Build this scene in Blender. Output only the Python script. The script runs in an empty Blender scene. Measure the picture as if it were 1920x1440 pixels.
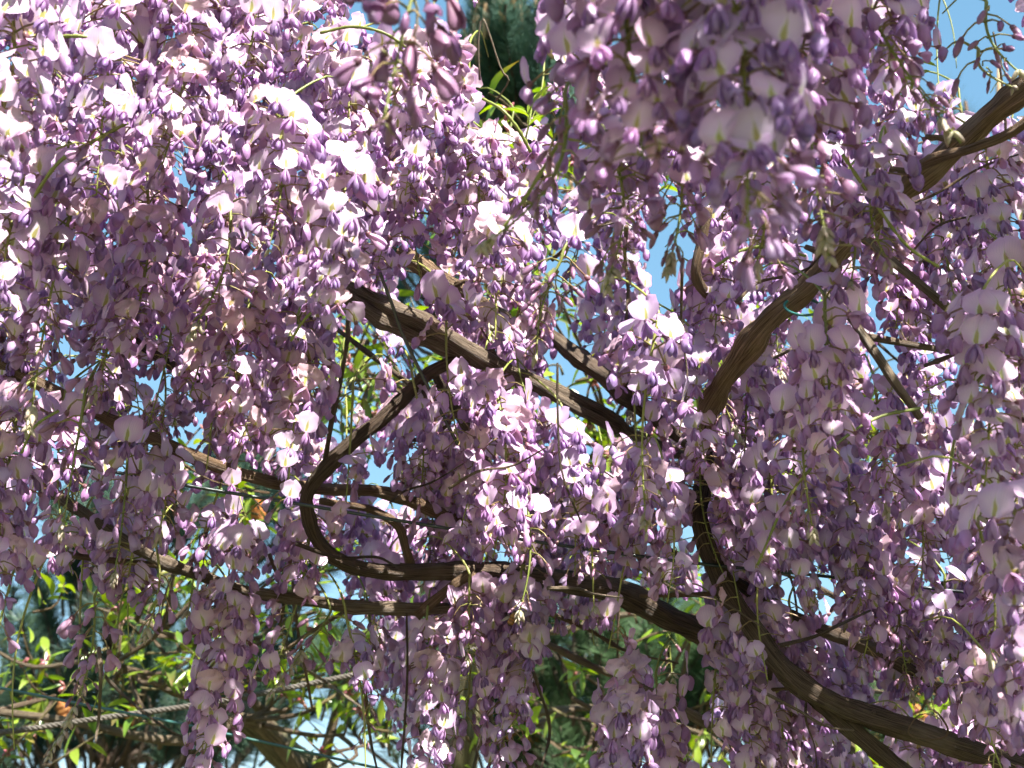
import bpy, math, random
import numpy as np
from mathutils import Vector, Matrix, Euler, noise

# ------------------------------------------------------------------ camera, sky, sun, exposure
scene = bpy.context.scene
EYE = Vector((0, 0, 1.6)); PITCH = math.radians(22); FPX = 2638.0
cam_data = bpy.data.cameras.new('camera'); cam = bpy.data.objects.new('camera', cam_data)
scene.collection.objects.link(cam); scene.camera = cam
cam.location = EYE; cam.rotation_euler = (math.pi/2 + PITCH, 0, 0)
cam_data.sensor_width = 36; cam_data.lens = 36*FPX/1920
cam_data.clip_start = 0.05; cam_data.clip_end = 2000
cam_data.dof.use_dof = True; cam_data.dof.focus_distance = 1.30; cam_data.dof.aperture_fstop = 13

SUN_AZ = math.radians(146); SUN_EL = math.radians(49)      # azimuth clockwise from +Y
SUN = Vector((math.sin(SUN_AZ)*math.cos(SUN_EL), math.cos(SUN_AZ)*math.cos(SUN_EL), math.sin(SUN_EL)))
world = bpy.data.worlds.new('World'); scene.world = world; world.use_nodes = True
wn = world.node_tree.nodes; wl = world.node_tree.links
sky = wn.new('ShaderNodeTexSky'); sky.sky_type = 'NISHITA'; sky.sun_disc = False
sky.sun_elevation = SUN_EL; sky.sun_rotation = SUN_AZ; sky.air_density = 0.9; sky.dust_density = 0.0; sky.altitude = 300; sky.ozone_density = 0.6
hsv = wn.new('ShaderNodeHueSaturation'); hsv.inputs['Saturation'].default_value = 1.65; hsv.inputs['Hue'].default_value = 0.485
gam = wn.new('ShaderNodeGamma'); gam.inputs[1].default_value = 0.5
wl.new(sky.outputs[0], gam.inputs[0]); wl.new(gam.outputs[0], hsv.inputs['Color']); wl.new(hsv.outputs[0], wn['Background'].inputs[0]); wn['Background'].inputs[1].default_value = 0.15
sun_data = bpy.data.lights.new('sun', 'SUN'); sun_data.energy = 5.0; sun_data.angle = math.radians(0.53)
sun_data.color = (1.0, 0.955, 0.89)
sun = bpy.data.objects.new('sun', sun_data); scene.collection.objects.link(sun)
sun.rotation_euler = (-SUN).to_track_quat('-Z', 'Y').to_euler(); sun.location = (3, -1, 6)
scene.view_settings.view_transform = 'Standard'; scene.view_settings.look = 'None'
scene.view_settings.gamma = 1; scene.view_settings.use_curve_mapping = False
scene.view_settings.exposure = 1.8
cy = scene.cycles
cy.max_bounces = 4; cy.diffuse_bounces = 2; cy.glossy_bounces = 2; cy.transmission_bounces = 3; cy.transparent_max_bounces = 4
cy.use_denoising = True; cy.use_light_tree = False; cy.use_adaptive_sampling = True; cy.adaptive_threshold = 0.03; cy.caustics_reflective = False; cy.caustics_refractive = False
cy.sample_clamp_indirect = 8

R = random.Random(11)
COL = scene.collection
def at(px, py, d):
    """photo pixel (1920 x 1440) at d metres along the view axis -> a point of the garden"""
    f = Vector((0, math.cos(PITCH), math.sin(PITCH))); u = Vector((0, -math.sin(PITCH), math.cos(PITCH)))
    return EYE + d*(f + Vector((1, 0, 0))*((px-960)/FPX) + u*((720-py)/FPX))
def project(p):
    q = p - EYE; f = q.y*math.cos(PITCH) + q.z*math.sin(PITCH)
    if f < 0.05: return (-9999, -9999, f)
    return (960 + FPX*q.x/f, 720 - FPX*(-q.y*math.sin(PITCH) + q.z*math.cos(PITCH))/f, f)

# ------------------------------------------------------------------ materials
def new_mat(name):
    m = bpy.data.materials.new(name); m.use_nodes = True
    n = m.node_tree.nodes; n.clear()
    return m, n, m.node_tree.links, n.new('ShaderNodeOutputMaterial')
def math_node(n, l, op, a, b=None, clamp=False):
    x = n.new('ShaderNodeMath'); x.operation = op; x.use_clamp = clamp
    for i, v in enumerate((a, b)):
        if v is None: continue
        if isinstance(v, (int, float)): x.inputs[i].default_value = v
        else: l.new(v, x.inputs[i])
    return x.outputs[0]
def mix_col(n, l, fac, a, b, blend='MIX'):
    x = n.new('ShaderNodeMix'); x.data_type = 'RGBA'; x.blend_type = blend
    if isinstance(fac, (int, float)): x.inputs[0].default_value = fac
    else: l.new(fac, x.inputs[0])
    for i, v in ((6, a), (7, b)):
        if isinstance(v, tuple): x.inputs[i].default_value = (*v[:3], 1)
        else: l.new(v, x.inputs[i])
    return x.outputs[2]
def ramp01(n, l, v, lo, hi):
    x = n.new('ShaderNodeMapRange'); x.interpolation_type = 'SMOOTHSTEP'
    l.new(v, x.inputs[0]); x.inputs[1].default_value = lo; x.inputs[2].default_value = hi
    return x.outputs[0]
def thin_shader(n, l, out, col, trans=0.45, gloss=0.04, rough=0.35, normal=None, tsat=1.15):
    d = n.new('ShaderNodeBsdfDiffuse'); t = n.new('ShaderNodeBsdfTranslucent'); g = n.new('ShaderNodeBsdfGlossy')
    g.inputs['Roughness'].default_value = rough
    l.new(col, d.inputs['Color'])
    hs = n.new('ShaderNodeHueSaturation'); hs.inputs['Saturation'].default_value = tsat; l.new(col, hs.inputs['Color'])
    l.new(hs.outputs[0], t.inputs['Color'])
    m1 = n.new('ShaderNodeMixShader'); m1.inputs[0].default_value = trans
    l.new(d.outputs[0], m1.inputs[1]); l.new(t.outputs[0], m1.inputs[2])
    m2 = n.new('ShaderNodeMixShader'); m2.inputs[0].default_value = gloss
    l.new(m1.outputs[0], m2.inputs[1]); l.new(g.outputs[0], m2.inputs[2])
    if normal is not None:
        for s in (d, t, g): l.new(normal, s.inputs['Normal'])
    l.new(m2.outputs[0], out.inputs[0])
def tinted(n, l, col):
    """pigment varies a little from flower to flower"""
    oi = n.new('ShaderNodeObjectInfo')
    c = mix_col(n, l, 1.0, col, oi.outputs['Color'], 'MULTIPLY')
    hs = n.new('ShaderNodeHueSaturation'); l.new(c, hs.inputs['Color'])
    l.new(math_node(n, l, 'ADD', math_node(n, l, 'MULTIPLY', oi.outputs['Random'], 0.05), 0.475), hs.inputs['Hue'])
    l.new(math_node(n, l, 'ADD', math_node(n, l, 'MULTIPLY', oi.outputs['Random'], 0.25), 0.86), hs.inputs['Value'])
    return hs.outputs[0]
def mat_petal():
    m, n, l, out = new_mat('petal')
    a = n.new('ShaderNodeAttribute'); a.attribute_name = 'Col'
    tc = n.new('ShaderNodeTexCoord'); nz = n.new('ShaderNodeTexNoise'); nz.inputs['Scale'].default_value = 260
    l.new(tc.outputs['Object'], nz.inputs['Vector'])
    c = mix_col(n, l, math_node(n, l, 'MULTIPLY', nz.outputs[0], 0.22), a.outputs['Color'], (0.80, 0.62, 0.84))
    thin_shader(n, l, out, tinted(n, l, c), 0.42, 0.05, 0.38)
    return m
def mat_banner():
    m, n, l, out = new_mat('banner_petal')
    uv = n.new('ShaderNodeUVMap'); sep = n.new('ShaderNodeSeparateXYZ'); l.new(uv.outputs[0], sep.inputs[0])
    u, v = sep.outputs[0], sep.outputs[1]
    au = math_node(n, l, 'ABSOLUTE', math_node(n, l, 'SUBTRACT', u, 0.5))
    # edge pigment: more lilac toward the rim
    dv = math_node(n, l, 'SUBTRACT', v, 0.42)
    r = math_node(n, l, 'SQRT', math_node(n, l, 'ADD', math_node(n, l, 'POWER', au, 2), math_node(n, l, 'POWER', dv, 2)))
    rim = ramp01(n, l, r, 0.18, 0.60)
    at_ = n.new('ShaderNodeAttribute'); at_.attribute_name = 'Col'
    c = mix_col(n, l, rim, (0.82, 0.66, 0.79), at_.outputs['Color'])
    # radial veins
    ang = math_node(n, l, 'DIVIDE', math_node(n, l, 'SUBTRACT', u, 0.5), math_node(n, l, 'ADD', v, 0.25))
    ve = math_node(n, l, 'SINE', math_node(n, l, 'MULTIPLY', ang, 70))
    ve = ramp01(n, l, ve, 0.55, 1.0)
    c = mix_col(n, l, math_node(n, l, 'MULTIPLY', ve, 0.22), c, (0.50, 0.36, 0.60))
    # pale halo and yellow green blotch near the claw
    k = math_node(n, l, 'ADD', math_node(n, l, 'MULTIPLY', au, 3.6), math_node(n, l, 'MULTIPLY', v, 1.15))
    halo = math_node(n, l, 'SUBTRACT', 1.0, ramp01(n, l, k, 0.50, 0.95))
    c = mix_col(n, l, math_node(n, l, 'MULTIPLY', halo, 0.75), c, (0.86, 0.84, 0.70))
    k2 = math_node(n, l, 'ADD', math_node(n, l, 'MULTIPLY', au, 5.2), math_node(n, l, 'MULTIPLY', v, 1.15))
    bl = math_node(n, l, 'SUBTRACT', 1.0, ramp01(n, l, k2, 0.52, 0.78))
    c = mix_col(n, l, math_node(n, l, 'MULTIPLY', bl, 0.9), c, (0.46, 0.46, 0.06))
    mid = math_node(n, l, 'SUBTRACT', 1.0, ramp01(n, l, au, 0.004, 0.022))
    c = mix_col(n, l, math_node(n, l, 'MULTIPLY', mid, 0.35), c, (0.45, 0.36, 0.42))
    thin_shader(n, l, out, tinted(n, l, c), 0.45, 0.05, 0.40)
    return m
def mat_attr(name, trans=0.1, gloss=0.04, rough=0.5, nscale=60, namt=0.4, dark=(0.3, 0.3, 0.3)):
    m, n, l, out = new_mat(name)
    a = n.new('ShaderNodeAttribute'); a.attribute_name = 'Col'
    tc = n.new('ShaderNodeTexCoord'); nz = n.new('ShaderNodeTexNoise'); nz.inputs['Scale'].default_value = nscale
    nz.inputs['Detail'].default_value = 4; l.new(tc.outputs['Object'], nz.inputs['Vector'])
    c = mix_col(n, l, math_node(n, l, 'MULTIPLY', ramp01(n, l, nz.outputs[0], 0.35, 0.75), namt), a.outputs['Color'],
                mix_col(n, l, 1.0, a.outputs['Color'], dark, 'MULTIPLY'))
    oi = n.new('ShaderNodeObjectInfo')
    hs = n.new('ShaderNodeHueSaturation'); l.new(c, hs.inputs['Color'])
    l.new(math_node(n, l, 'ADD', math_node(n, l, 'MULTIPLY', oi.outputs['Random'], 0.3), 0.85), hs.inputs['Value'])
    thin_shader(n, l, out, hs.outputs[0], trans, gloss, rough)
    return m
def mat_bark():
    m, n, l, out = new_mat('bark')
    a = n.new('ShaderNodeAttribute'); a.attribute_name = 'Col'
    uv = n.new('ShaderNodeUVMap'); mp = n.new('ShaderNodeMapping'); l.new(uv.outputs[0], mp.inputs[0])
    mp.inputs['Scale'].default_value = (.9, 20, 1)
    nz = n.new('ShaderNodeTexNoise'); nz.inputs['Scale'].default_value = 3.0; nz.inputs['Detail'].default_value = 6
    nz.inputs['Roughness'].default_value = 0.65; nz.inputs['Distortion'].default_value = 0.6
    l.new(mp.outputs[0], nz.inputs['Vector'])
    tc = n.new('ShaderNodeTexCoord'); n2 = n.new('ShaderNodeTexNoise'); n2.inputs['Scale'].default_value = 22; n2.inputs['Detail'].default_value = 5
    l.new(tc.outputs['Object'], n2.inputs['Vector'])
    st = ramp01(n, l, nz.outputs[0], 0.34, 0.66)
    c = mix_col(n, l, st, mix_col(n, l, 1.0, a.outputs['Color'], (0.22, 0.18, 0.15), 'MULTIPLY'), a.outputs['Color'])
    c = mix_col(n, l, math_node(n, l, 'MULTIPLY', ramp01(n, l, n2.outputs[0], 0.5, 0.72), 0.45), c, (0.26, 0.20, 0.14))
    b = n.new('ShaderNodeBump'); b.inputs['Strength'].default_value = 0.9; b.inputs['Distance'].default_value = 0.005
    l.new(nz.outputs[0], b.inputs['Height'])
    thin_shader(n, l, out, c, 0.0, 0.03, 0.5, b.outputs[0])
    return m
def mat_ground():
    m, n, l, out = new_mat('garden_ground')
    tc = n.new('ShaderNodeTexCoord'); nz = n.new('ShaderNodeTexNoise'); nz.inputs['Scale'].default_value = 0.8; nz.inputs['Detail'].default_value = 8
    l.new(tc.outputs['Object'], nz.inputs['Vector'])
    c = mix_col(n, l, ramp01(n, l, nz.outputs[0], 0.4, 0.62), (0.16, 0.12, 0.08), (0.09, 0.13, 0.04))
    d = n.new('ShaderNodeBsdfDiffuse'); l.new(c, d.inputs[0]); l.new(d.outputs[0], out.inputs[0])
    return m
PETAL = mat_petal(); BANNER = mat_banner()
STALK = mat_attr('green_stalk', 0.15, 0.05, 0.45, 120, 0.35, (0.6, 0.6, 0.4))
LEAF = mat_attr('leaf', 0.50, 0.07, 0.32, 40, 0.3, (0.6, 0.7, 0.5))
NEEDLE = mat_attr('needle', 0.15, 0.04, 0.45, 3, 0.5, (0.5, 0.55, 0.5))
CONE = mat_attr('cone', 0.0, 0.03, 0.6, 30, 0.5, (0.4, 0.35, 0.3))
WIREM = mat_attr('coated_wire', 0.0, 0.10, 0.3, 50, 0.3, (0.5, 0.5, 0.5))
ROPEM = mat_attr('rope_fibre', 0.0, 0.01, 0.8, 300, 0.6, (0.55, 0.5, 0.45))
BUGM = mat_attr('bee_fur', 0.1, 0.05, 0.5, 400, 0.3, (0.5, 0.4, 0.3))
BARK = mat_bark(); GROUND = mat_ground()

# ------------------------------------------------------------------ mesh building
class MB:
    def __init__(s): s.v = []; s.f = []; s.c = []; s.uv = []; s.m = []
    def vert(s, co, col, uv=(0, 0)):
        s.v.append(tuple(co)); s.c.append(col); s.uv.append(uv); return len(s.v)-1
    def grid(s, fn, na, nb, mat=0):
        """fn(a 0..1, b 0..1) -> (co, colour)"""
        base = len(s.v)
        for j in range(nb+1):
            for i in range(na+1):
                co, c = fn(i/na, j/nb); s.vert(co, c, (i/na, j/nb))
        for j in range(nb):
            for i in range(na):
                k = base + j*(na+1) + i
                s.f.append((k, k+1, k+na+2, k+na+1)); s.m.append(mat)
    def tube(s, pts, rad, seg, cols, mat=0, rough=0.0, seed=0, uvk=1.0):
        pts = [Vector(p) for p in pts]; n = len(pts)
        t0 = (pts[1]-pts[0]).normalized()
        nrm = t0.orthogonal().normalized(); base = len(s.v); run = 0.0
        for i, p in enumerate(pts):
            t = (pts[min(i+1, n-1)] - pts[max(i-1, 0)])
            if t.length < 1e-9: t = t0
            t.normalize(); nrm = (nrm - t*nrm.dot(t)).normalized(); bi = t.cross(nrm)
            if i: run += (p-pts[i-1]).length
            r = rad[i] if isinstance(rad, (list, tuple)) else rad
            c = cols[i] if isinstance(cols, list) else cols
            for k in range(seg+1):
                a = 2*math.pi*k/seg; rr = r
                if rough:
                    ca, sa = math.cos(a), math.sin(a)
                    tw_ = run*.9/uvk; ca, sa = math.cos(a+tw_), math.sin(a+tw_)
                    rr *= 1 + rough*(noise.noise(Vector((ca*1.5+seed, sa*1.5, run*3/uvk)))*1.2 + noise.noise(Vector((ca*4.5+seed, sa*4.5, run*2.2/uvk)))*1.0)
                s.vert(p + nrm*(math.cos(a)*rr) + bi*(math.sin(a)*rr), c, (run/uvk, k/seg))
        for i in range(n-1):
            for k in range(seg):
                q = base + i*(seg+1) + k
                s.f.append((q, q+1, q+seg+2, q+seg+1)); s.m.append(mat)
        for i, rev in ((0, True), (n-1, False)):
            ring = [base + i*(seg+1) + k for k in range(seg)]
            s.f.append(tuple(reversed(ring)) if rev else tuple(ring)); s.m.append(mat)
    def loft(s, rings, cols, mat=0):
        """rings: lists of equal length of points, closed around"""
        base = len(s.v); k = len(rings[0])
        for r, c in zip(rings, cols):
            for i, p in enumerate(r): s.vert(p, c if isinstance(c, tuple) else c[i])
        for j in range(len(rings)-1):
            for i in range(k):
                a = base + j*k + i; b = base + j*k + (i+1) % k
                s.f.append((a, b, b+k, a+k)); s.m.append(mat)
        s.f.append(tuple(reversed(range(base, base+k)))); s.m.append(mat)
        s.f.append(tuple(range(base+(len(rings)-1)*k, base+len(rings)*k))); s.m.append(mat)
    def mesh(s, name, mats):
        me = bpy.data.meshes.new(name); me.from_pydata(s.v, [], s.f)
        for m in mats: me.materials.append(m)
        me.polygons.foreach_set('material_index', np.array(s.m, dtype=np.int32))
        me.polygons.foreach_set('use_smooth', np.ones(len(s.f), dtype=bool))
        ca = me.color_attributes.new('Col', 'FLOAT_COLOR', 'POINT')
        ca.data.foreach_set('color', np.array([(*c[:3], 1.0) for c in s.c], dtype=np.float32).ravel())
        ul = me.uv_layers.new(name='UVMap'); li = np.empty(len(me.loops), dtype=np.int32)
        me.loops.foreach_get('vertex_index', li)
        ul.data.foreach_set('uv', np.array(s.uv, dtype=np.float32)[li].ravel())
        me.update(); return me
def link(name, data, parent=None, label=None, cat=None, group=None, kind=None, mw=None):
    o = bpy.data.objects.new(name, data); COL.objects.link(o)
    if parent is not None: o.parent = parent
    if mw is not None: o.matrix_basis = mw
    if label: o['label'] = label
    if cat: o['category'] = cat
    if group: o['group'] = group
    if kind: o['kind'] = kind
    return o
def smooth_path(pts, n):
    """Catmull-Rom through points (any dimension, Vectors)"""
    P = [pts[0]*2 - pts[1]] + list(pts) + [pts[-1]*2 - pts[-2]]; out = []
    segs = len(pts)-1
    for i in range(n):
        t = i/(n-1)*segs; k = min(int(t), segs-1); t -= k
        a, b, c, d = P[k:k+4]
        out.append(0.5*((2*b) + (c-a)*t + (2*a-5*b+4*c-d)*t*t + (3*b-3*c+d-a)*t*t*t))
    return out
def lerp(a, b, t): return tuple(x+(y-x)*t for x, y in zip(a, b))

# ------------------------------------------------------------------ blossom meshes (pedicel starts at the origin, +X outward, +Z up)
C_RIM = (0.67, 0.46, 0.69); C_WING = (0.51, 0.31, 0.56); C_WINGTIP = (0.40, 0.22, 0.51); C_MAUVE = (0.57, 0.35, 0.49)
C_CALYX = (0.24, 0.09, 0.11); C_PED = (0.34, 0.25, 0.12); C_PEDG = (0.33, 0.36, 0.10); C_BUD = (0.24, 0.08, 0.20)
def pedicel(mb, L, drop, rnd, col=C_PED, mat=1):
    L *= 1.7; b = rnd.uniform(-.003, .003)
    pts = [Vector((0, 0, 0)), Vector((L*.35, b, L*.10)), Vector((L*.7, b, L*.06 - drop*.4)), Vector((L, 0, -drop))]
    mb.tube(pts, [.0010, .0008, .0008, .0009], 4, [C_PEDG, col, col, lerp(col, C_CALYX, .7)], mat)
    return pts[-1], (pts[-1]-pts[-2]).normalized()
def spindle(mb, o, d, L, prof, wide, tall, cols, mat=0, seg=8, bend=0.0, ridge=0.0):
    """lofted body along d: prof is a list of (s, width factor, height factor)"""
    side = Vector((0, 1, 0)); up = side.cross(d).normalized()*-1
    if up.z < 0 and abs(d.z) < .95: up = -up
    rings = []
    for s_, w, h in prof:
        c = o + d*(L*s_) + up*(bend*L*s_*s_); ring = []
        for k in range(seg):
            a = 2*math.pi*k/seg; ca, sa = math.cos(a), math.sin(a)
            rr = 1 + ridge*max(0, sa)**3
            ring.append(c + side*(ca*wide*w*(1-.35*max(0, sa)*ridge*2)) + up*(sa*tall*h*rr))
        rings.append(ring)
    mb.loft(rings, cols, mat)
def calyx(mb, o, d, rnd, k=1.0):
    spindle(mb, o - d*.0015*k, d, .0055*k, [(0, .35, .35), (.3, .85, .85), (.7, 1.0, 1.0), (1, 1.05, 1.05)], .0026*k, .0029*k,
            [C_PED, C_CALYX, C_CALYX, lerp(C_CALYX, C_MAUVE, .45)], 0, 7)
def banner_grid(mb, base, rnd, size, recline, fold, crumple, rim, mat=0, na=8, nb=7):
    ub = Vector((-math.sin(recline), 0, math.cos(recline))); nn = Vector((math.cos(recline), 0, math.sin(recline)))
    sd = rnd.uniform(0, 99); H = size*1.02; W = size*.55*rnd.uniform(.86, 1.1); tw = rnd.uniform(-.4, .4); curl = rnd.uniform(-.15, .6); asy = rnd.uniform(-.12, .12)
    def fn(a, b):
        a2 = a*2-1; bb = .03 + .96*b
        w = W*math.sqrt(max(0, 1-((bb-.52)/.52)**2))**.85*(1+asy*(1 if a2 > 0 else -1)*bb)*(1+.07*math.sin(bb*9+sd+a2*2))
        if b == 1: w *= .6
        x = a2*w; z = bb*H - (.0016*max(0, 1-abs(a2)*2.2) if b > .85 else 0)
        dpt = -fold*abs(a2)**1.3*w - curl*.35*H*bb*bb + tw*x*bb*.5
        nz = noise.noise_vector(Vector((a*2.4+sd, b*2.4, sd*.3)))
        n3 = noise.noise_vector(Vector((a*6+sd, b*6, sd*.7)))
        q = base + Vector((0, 1, 0))*x + ub*z + nn*dpt + nn*.0004
        q += Vector(nz)*(.0020+.004*crumple) + Vector(n3)*(.0005+.0028*crumple)
        return q, rim
    mb.grid(fn, na, nb, mat)
def wings(mb, o, d, rnd, L, spread):
    side = Vector((0, 1, 0)); up = side.cross(d).normalized()*-1
    if up.z < 0: up = -up
    for sg in (-1, 1):
        sp = spread*rnd.uniform(.6, 1.3); lift = rnd.uniform(-.1, .25)
        def fn(a, b):
            w = math.sin(math.pi*min(1, (.08+.9*b)))**.7*.0052; h = (a-.5)*2*w
            out = .0012 + .0042*math.sin(math.pi*b*.85) + sp*b*b*.006 - .9*abs(h)**2/.006
            return o + d*(L*b) + up*(h - L*.22*b*b + lift*L*b*.3 + .001) + side*(sg*out), lerp(C_MAUVE, lerp(C_WING, C_WINGTIP, b), min(1, .25+b))
        mb.grid(fn, 4, 5, 0)
def keel(mb, o, d, L):
    spindle(mb, o, d, L, [(0, .35, .4), (.25, .7, .7), (.55, .95, 1.0), (.8, .85, .9), (.95, .5, .55), (1, .15, .2)], .0030, .0042,
            [lerp(C_MAUVE, (.8, .7, .8), .3), C_WING, C_WING, C_WINGTIP, C_WINGTIP, C_WINGTIP], 0, 7, bend=-.12)
def make_open(seed, crumple, split):
    rnd = random.Random(seed); mb = MB()
    p, d = pedicel(mb, rnd.uniform(.015, .020), rnd.uniform(.001, .005), rnd)
    calyx(mb, p, d, rnd); tip = p + d*.0035
    th = math.radians(rnd.uniform(40, 78)); kd = Vector((math.cos(th), rnd.uniform(-.12, .12), -math.sin(th))).normalized()
    L = rnd.uniform(.0145, .0175)
    if crumple < .7: keel(mb, tip, kd, L); wings(mb, tip, kd, rnd, L*.98, rnd.uniform(.1, .7))
    else: wings(mb, tip, kd, rnd, L*.8, rnd.uniform(.5, 1.4))
    bm = mb if not split else MB()
    banner_grid(bm, tip + Vector((.0003, 0, .001)), rnd, rnd.uniform(.0225, .0270), math.radians(rnd.uniform(-6, 32)), rnd.choice([0, .12, .25, .4, .6, -.25]), crumple,
                lerp(C_RIM, (.66, .50, .55), crumple*.7), 0 if split else 2)
    if split: return mb.mesh('flower', [PETAL, STALK]), bm.mesh('banner_petal', [BANNER])
    return mb.mesh('flower', [PETAL, STALK, BANNER]), None
def make_half(seed):
    rnd = random.Random(seed); mb = MB()
    p, d = pedicel(mb, rnd.uniform(.013, .018), rnd.uniform(.002, .006), rnd)
    calyx(mb, p, d, rnd); tip = p + d*.003
    th = math.radians(rnd.uniform(10, 45)); kd = Vector((math.cos(th), 0, -math.sin(th)))
    L = rnd.uniform(.0165, .0205); k = rnd.uniform(.85, 1.1)
    cs = [lerp(C_MAUVE, C_CALYX, .35), C_MAUVE, lerp(C_MAUVE, C_WING, .3), lerp(C_MAUVE, C_WING, .6), C_WING, C_WINGTIP]
    spindle(mb, tip, kd, L, [(0, .35, .35), (.15, .65, .6), (.42, .95, .9), (.72, 1.0, 1.1), (.92, .7, .85), (1, .2, .35)], .0030*k, .0048*k, cs, 0, 8,
            bend=rnd.uniform(-.38, .10), ridge=.45)
    if rnd.random() < .75:   # hood beginning to lift
        flare = rnd.uniform(.1, 1.2)
        def fn(a, b):
            an = (a-.5)*math.pi*1.15; r = .0047*k*(math.sin(math.pi*(.12+.80*b))**.7)*(1+.7*b*flare)
            lift = b*b*.006*flare; an *= 1 - .25*b
            side = Vector((0, 1, 0)); up = Vector((math.sin(th), 0, math.cos(th)))
            return tip + kd*(L*.92*b) + side*(math.sin(an)*r*.95) + up*(math.cos(an)*r*1.12 + lift), lerp(C_MAUVE, (.62, .44, .66), b)
        mb.grid(fn, 5, 5, 0)
    return mb.mesh('flower', [PETAL, STALK])
def make_bud(seed, size):
    rnd = random.Random(seed); mb = MB()
    p, d = pedicel(mb, (.005 + .009*size)*rnd.uniform(.85, 1.15), rnd.uniform(.001, .004)*size, rnd, lerp(C_PEDG, C_PED, .6))
    d = (d + Vector((0, 0, rnd.uniform(-.5, .1)))).normalized(); k = .45 + .75*size
    calyx(mb, p, d, rnd, .55+.35*size)
    L = .0118*k; cc = lerp(C_BUD, C_MAUVE, .55*size)
    spindle(mb, p + d*.0012, d, L, [(0, .5, .5), (.25, .9, .9), (.55, 1, 1), (.85, .6, .65), (1, .12, .12)], .0020*k, .0026*k,
            [C_CALYX, lerp(C_CALYX, cc, .6), cc, cc, lerp(cc, C_WINGTIP, .4)], 0, 7, bend=-.1)
    return mb.mesh('bud', [PETAL, STALK])
def make_scale(seed):
    """silky grey green bract at the unopened tip"""
    rnd = random.Random(seed); mb = MB(); d = Vector((.55, 0, -.83)).normalized()
    spindle(mb, Vector((0, 0, 0)), d, rnd.uniform(.006, .010), [(0, .5, .5), (.3, 1, 1), (.7, .7, .7), (1, .1, .1)], .0016, .0018,
            [(.36, .36, .20), (.46, .42, .28), (.50, .42, .34), (.40, .28, .26)], 0, 6)
    return mb.mesh('bud', [STALK])
OPEN = [make_open(100+i, [0, .05, .1, .15, .25][i % 5], False)[0] for i in range(10)]
OPEN_SPLIT = [make_open(100+i, [0, .05, .1, .15, .25][i % 5], True) for i in range(10)]
WILT = [make_open(200+i, .8+.1*(i % 3), False)[0] for i in range(6)]
HALF = [make_half(300+i) for i in range(8)]
BUDS = [make_bud(400+i, 1.0-.16*(i//2)) for i in range(10)]     # large to small
SCALES = [make_scale(500+i) for i in range(3)]

# ------------------------------------------------------------------ where the photograph shows through the blossom
GAPS = [(760, 10, 150, 45), (968, 120, 92, 155), (1815, 70, 120, 120), (1880, 180, 90, 60), (55, 745, 50, 32), (285, 725, 55, 32), (120, 960, 75, 45), (250, 885, 75, 28), (370, 935, 60, 30),
        (70, 1240, 230, 180), (200, 1400, 190, 140), (300, 1150, 80, 70), (580, 1350, 140, 110), (610, 1175, 110, 45), (690, 1400, 70, 70), (670, 680, 48, 95), (1120, 850, 38, 85), (940, 1025, 42, 24),
        (1065, 1320, 62, 150), (1110, 1205, 70, 32), (1290, 1260, 48, 62), (1310, 1410, 70, 60), (480, 935, 60, 34), (1240, 1160, 70, 40), (640, 800, 40, 50), (880, 1260, 40, 60),
        (1760, 1330, 60, 50), (1640, 1390, 60, 40)]
def in_gap(x, y):
    for gx, gy, rx, ry in GAPS:
        if ((x-gx)/rx)**2 + ((y-gy)/ry)**2 < 1: return True
    return False
CLEAR = []          # (polyline px, half width px, depth): stems that stay in view
def hides_stem(x, y, d):
    for pl, hw, prob in CLEAR:
        for (ax, ay, ad), (bx, by, bd) in zip(pl, pl[1:]):
            if d > max(ad, bd) + .02: continue
            dx, dy = bx-ax, by-ay; t = max(0, min(1, ((x-ax)*dx+(y-ay)*dy)/(dx*dx+dy*dy+1e-6)))
            if (x-ax-dx*t)**2 + (y-ay-dy*t)**2 < hw*hw: return prob
    return 0

# ------------------------------------------------------------------ the ground
mb = MB(); mb.grid(lambda a, b: (Vector(((a-.5)*600, (b-.5)*600, .12*noise.noise(Vector((a*40, b*40, 0))))), (.1, .1, .05)), 24, 24)
link('ground', mb.mesh('ground', [GROUND]), kind='structure')

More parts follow.
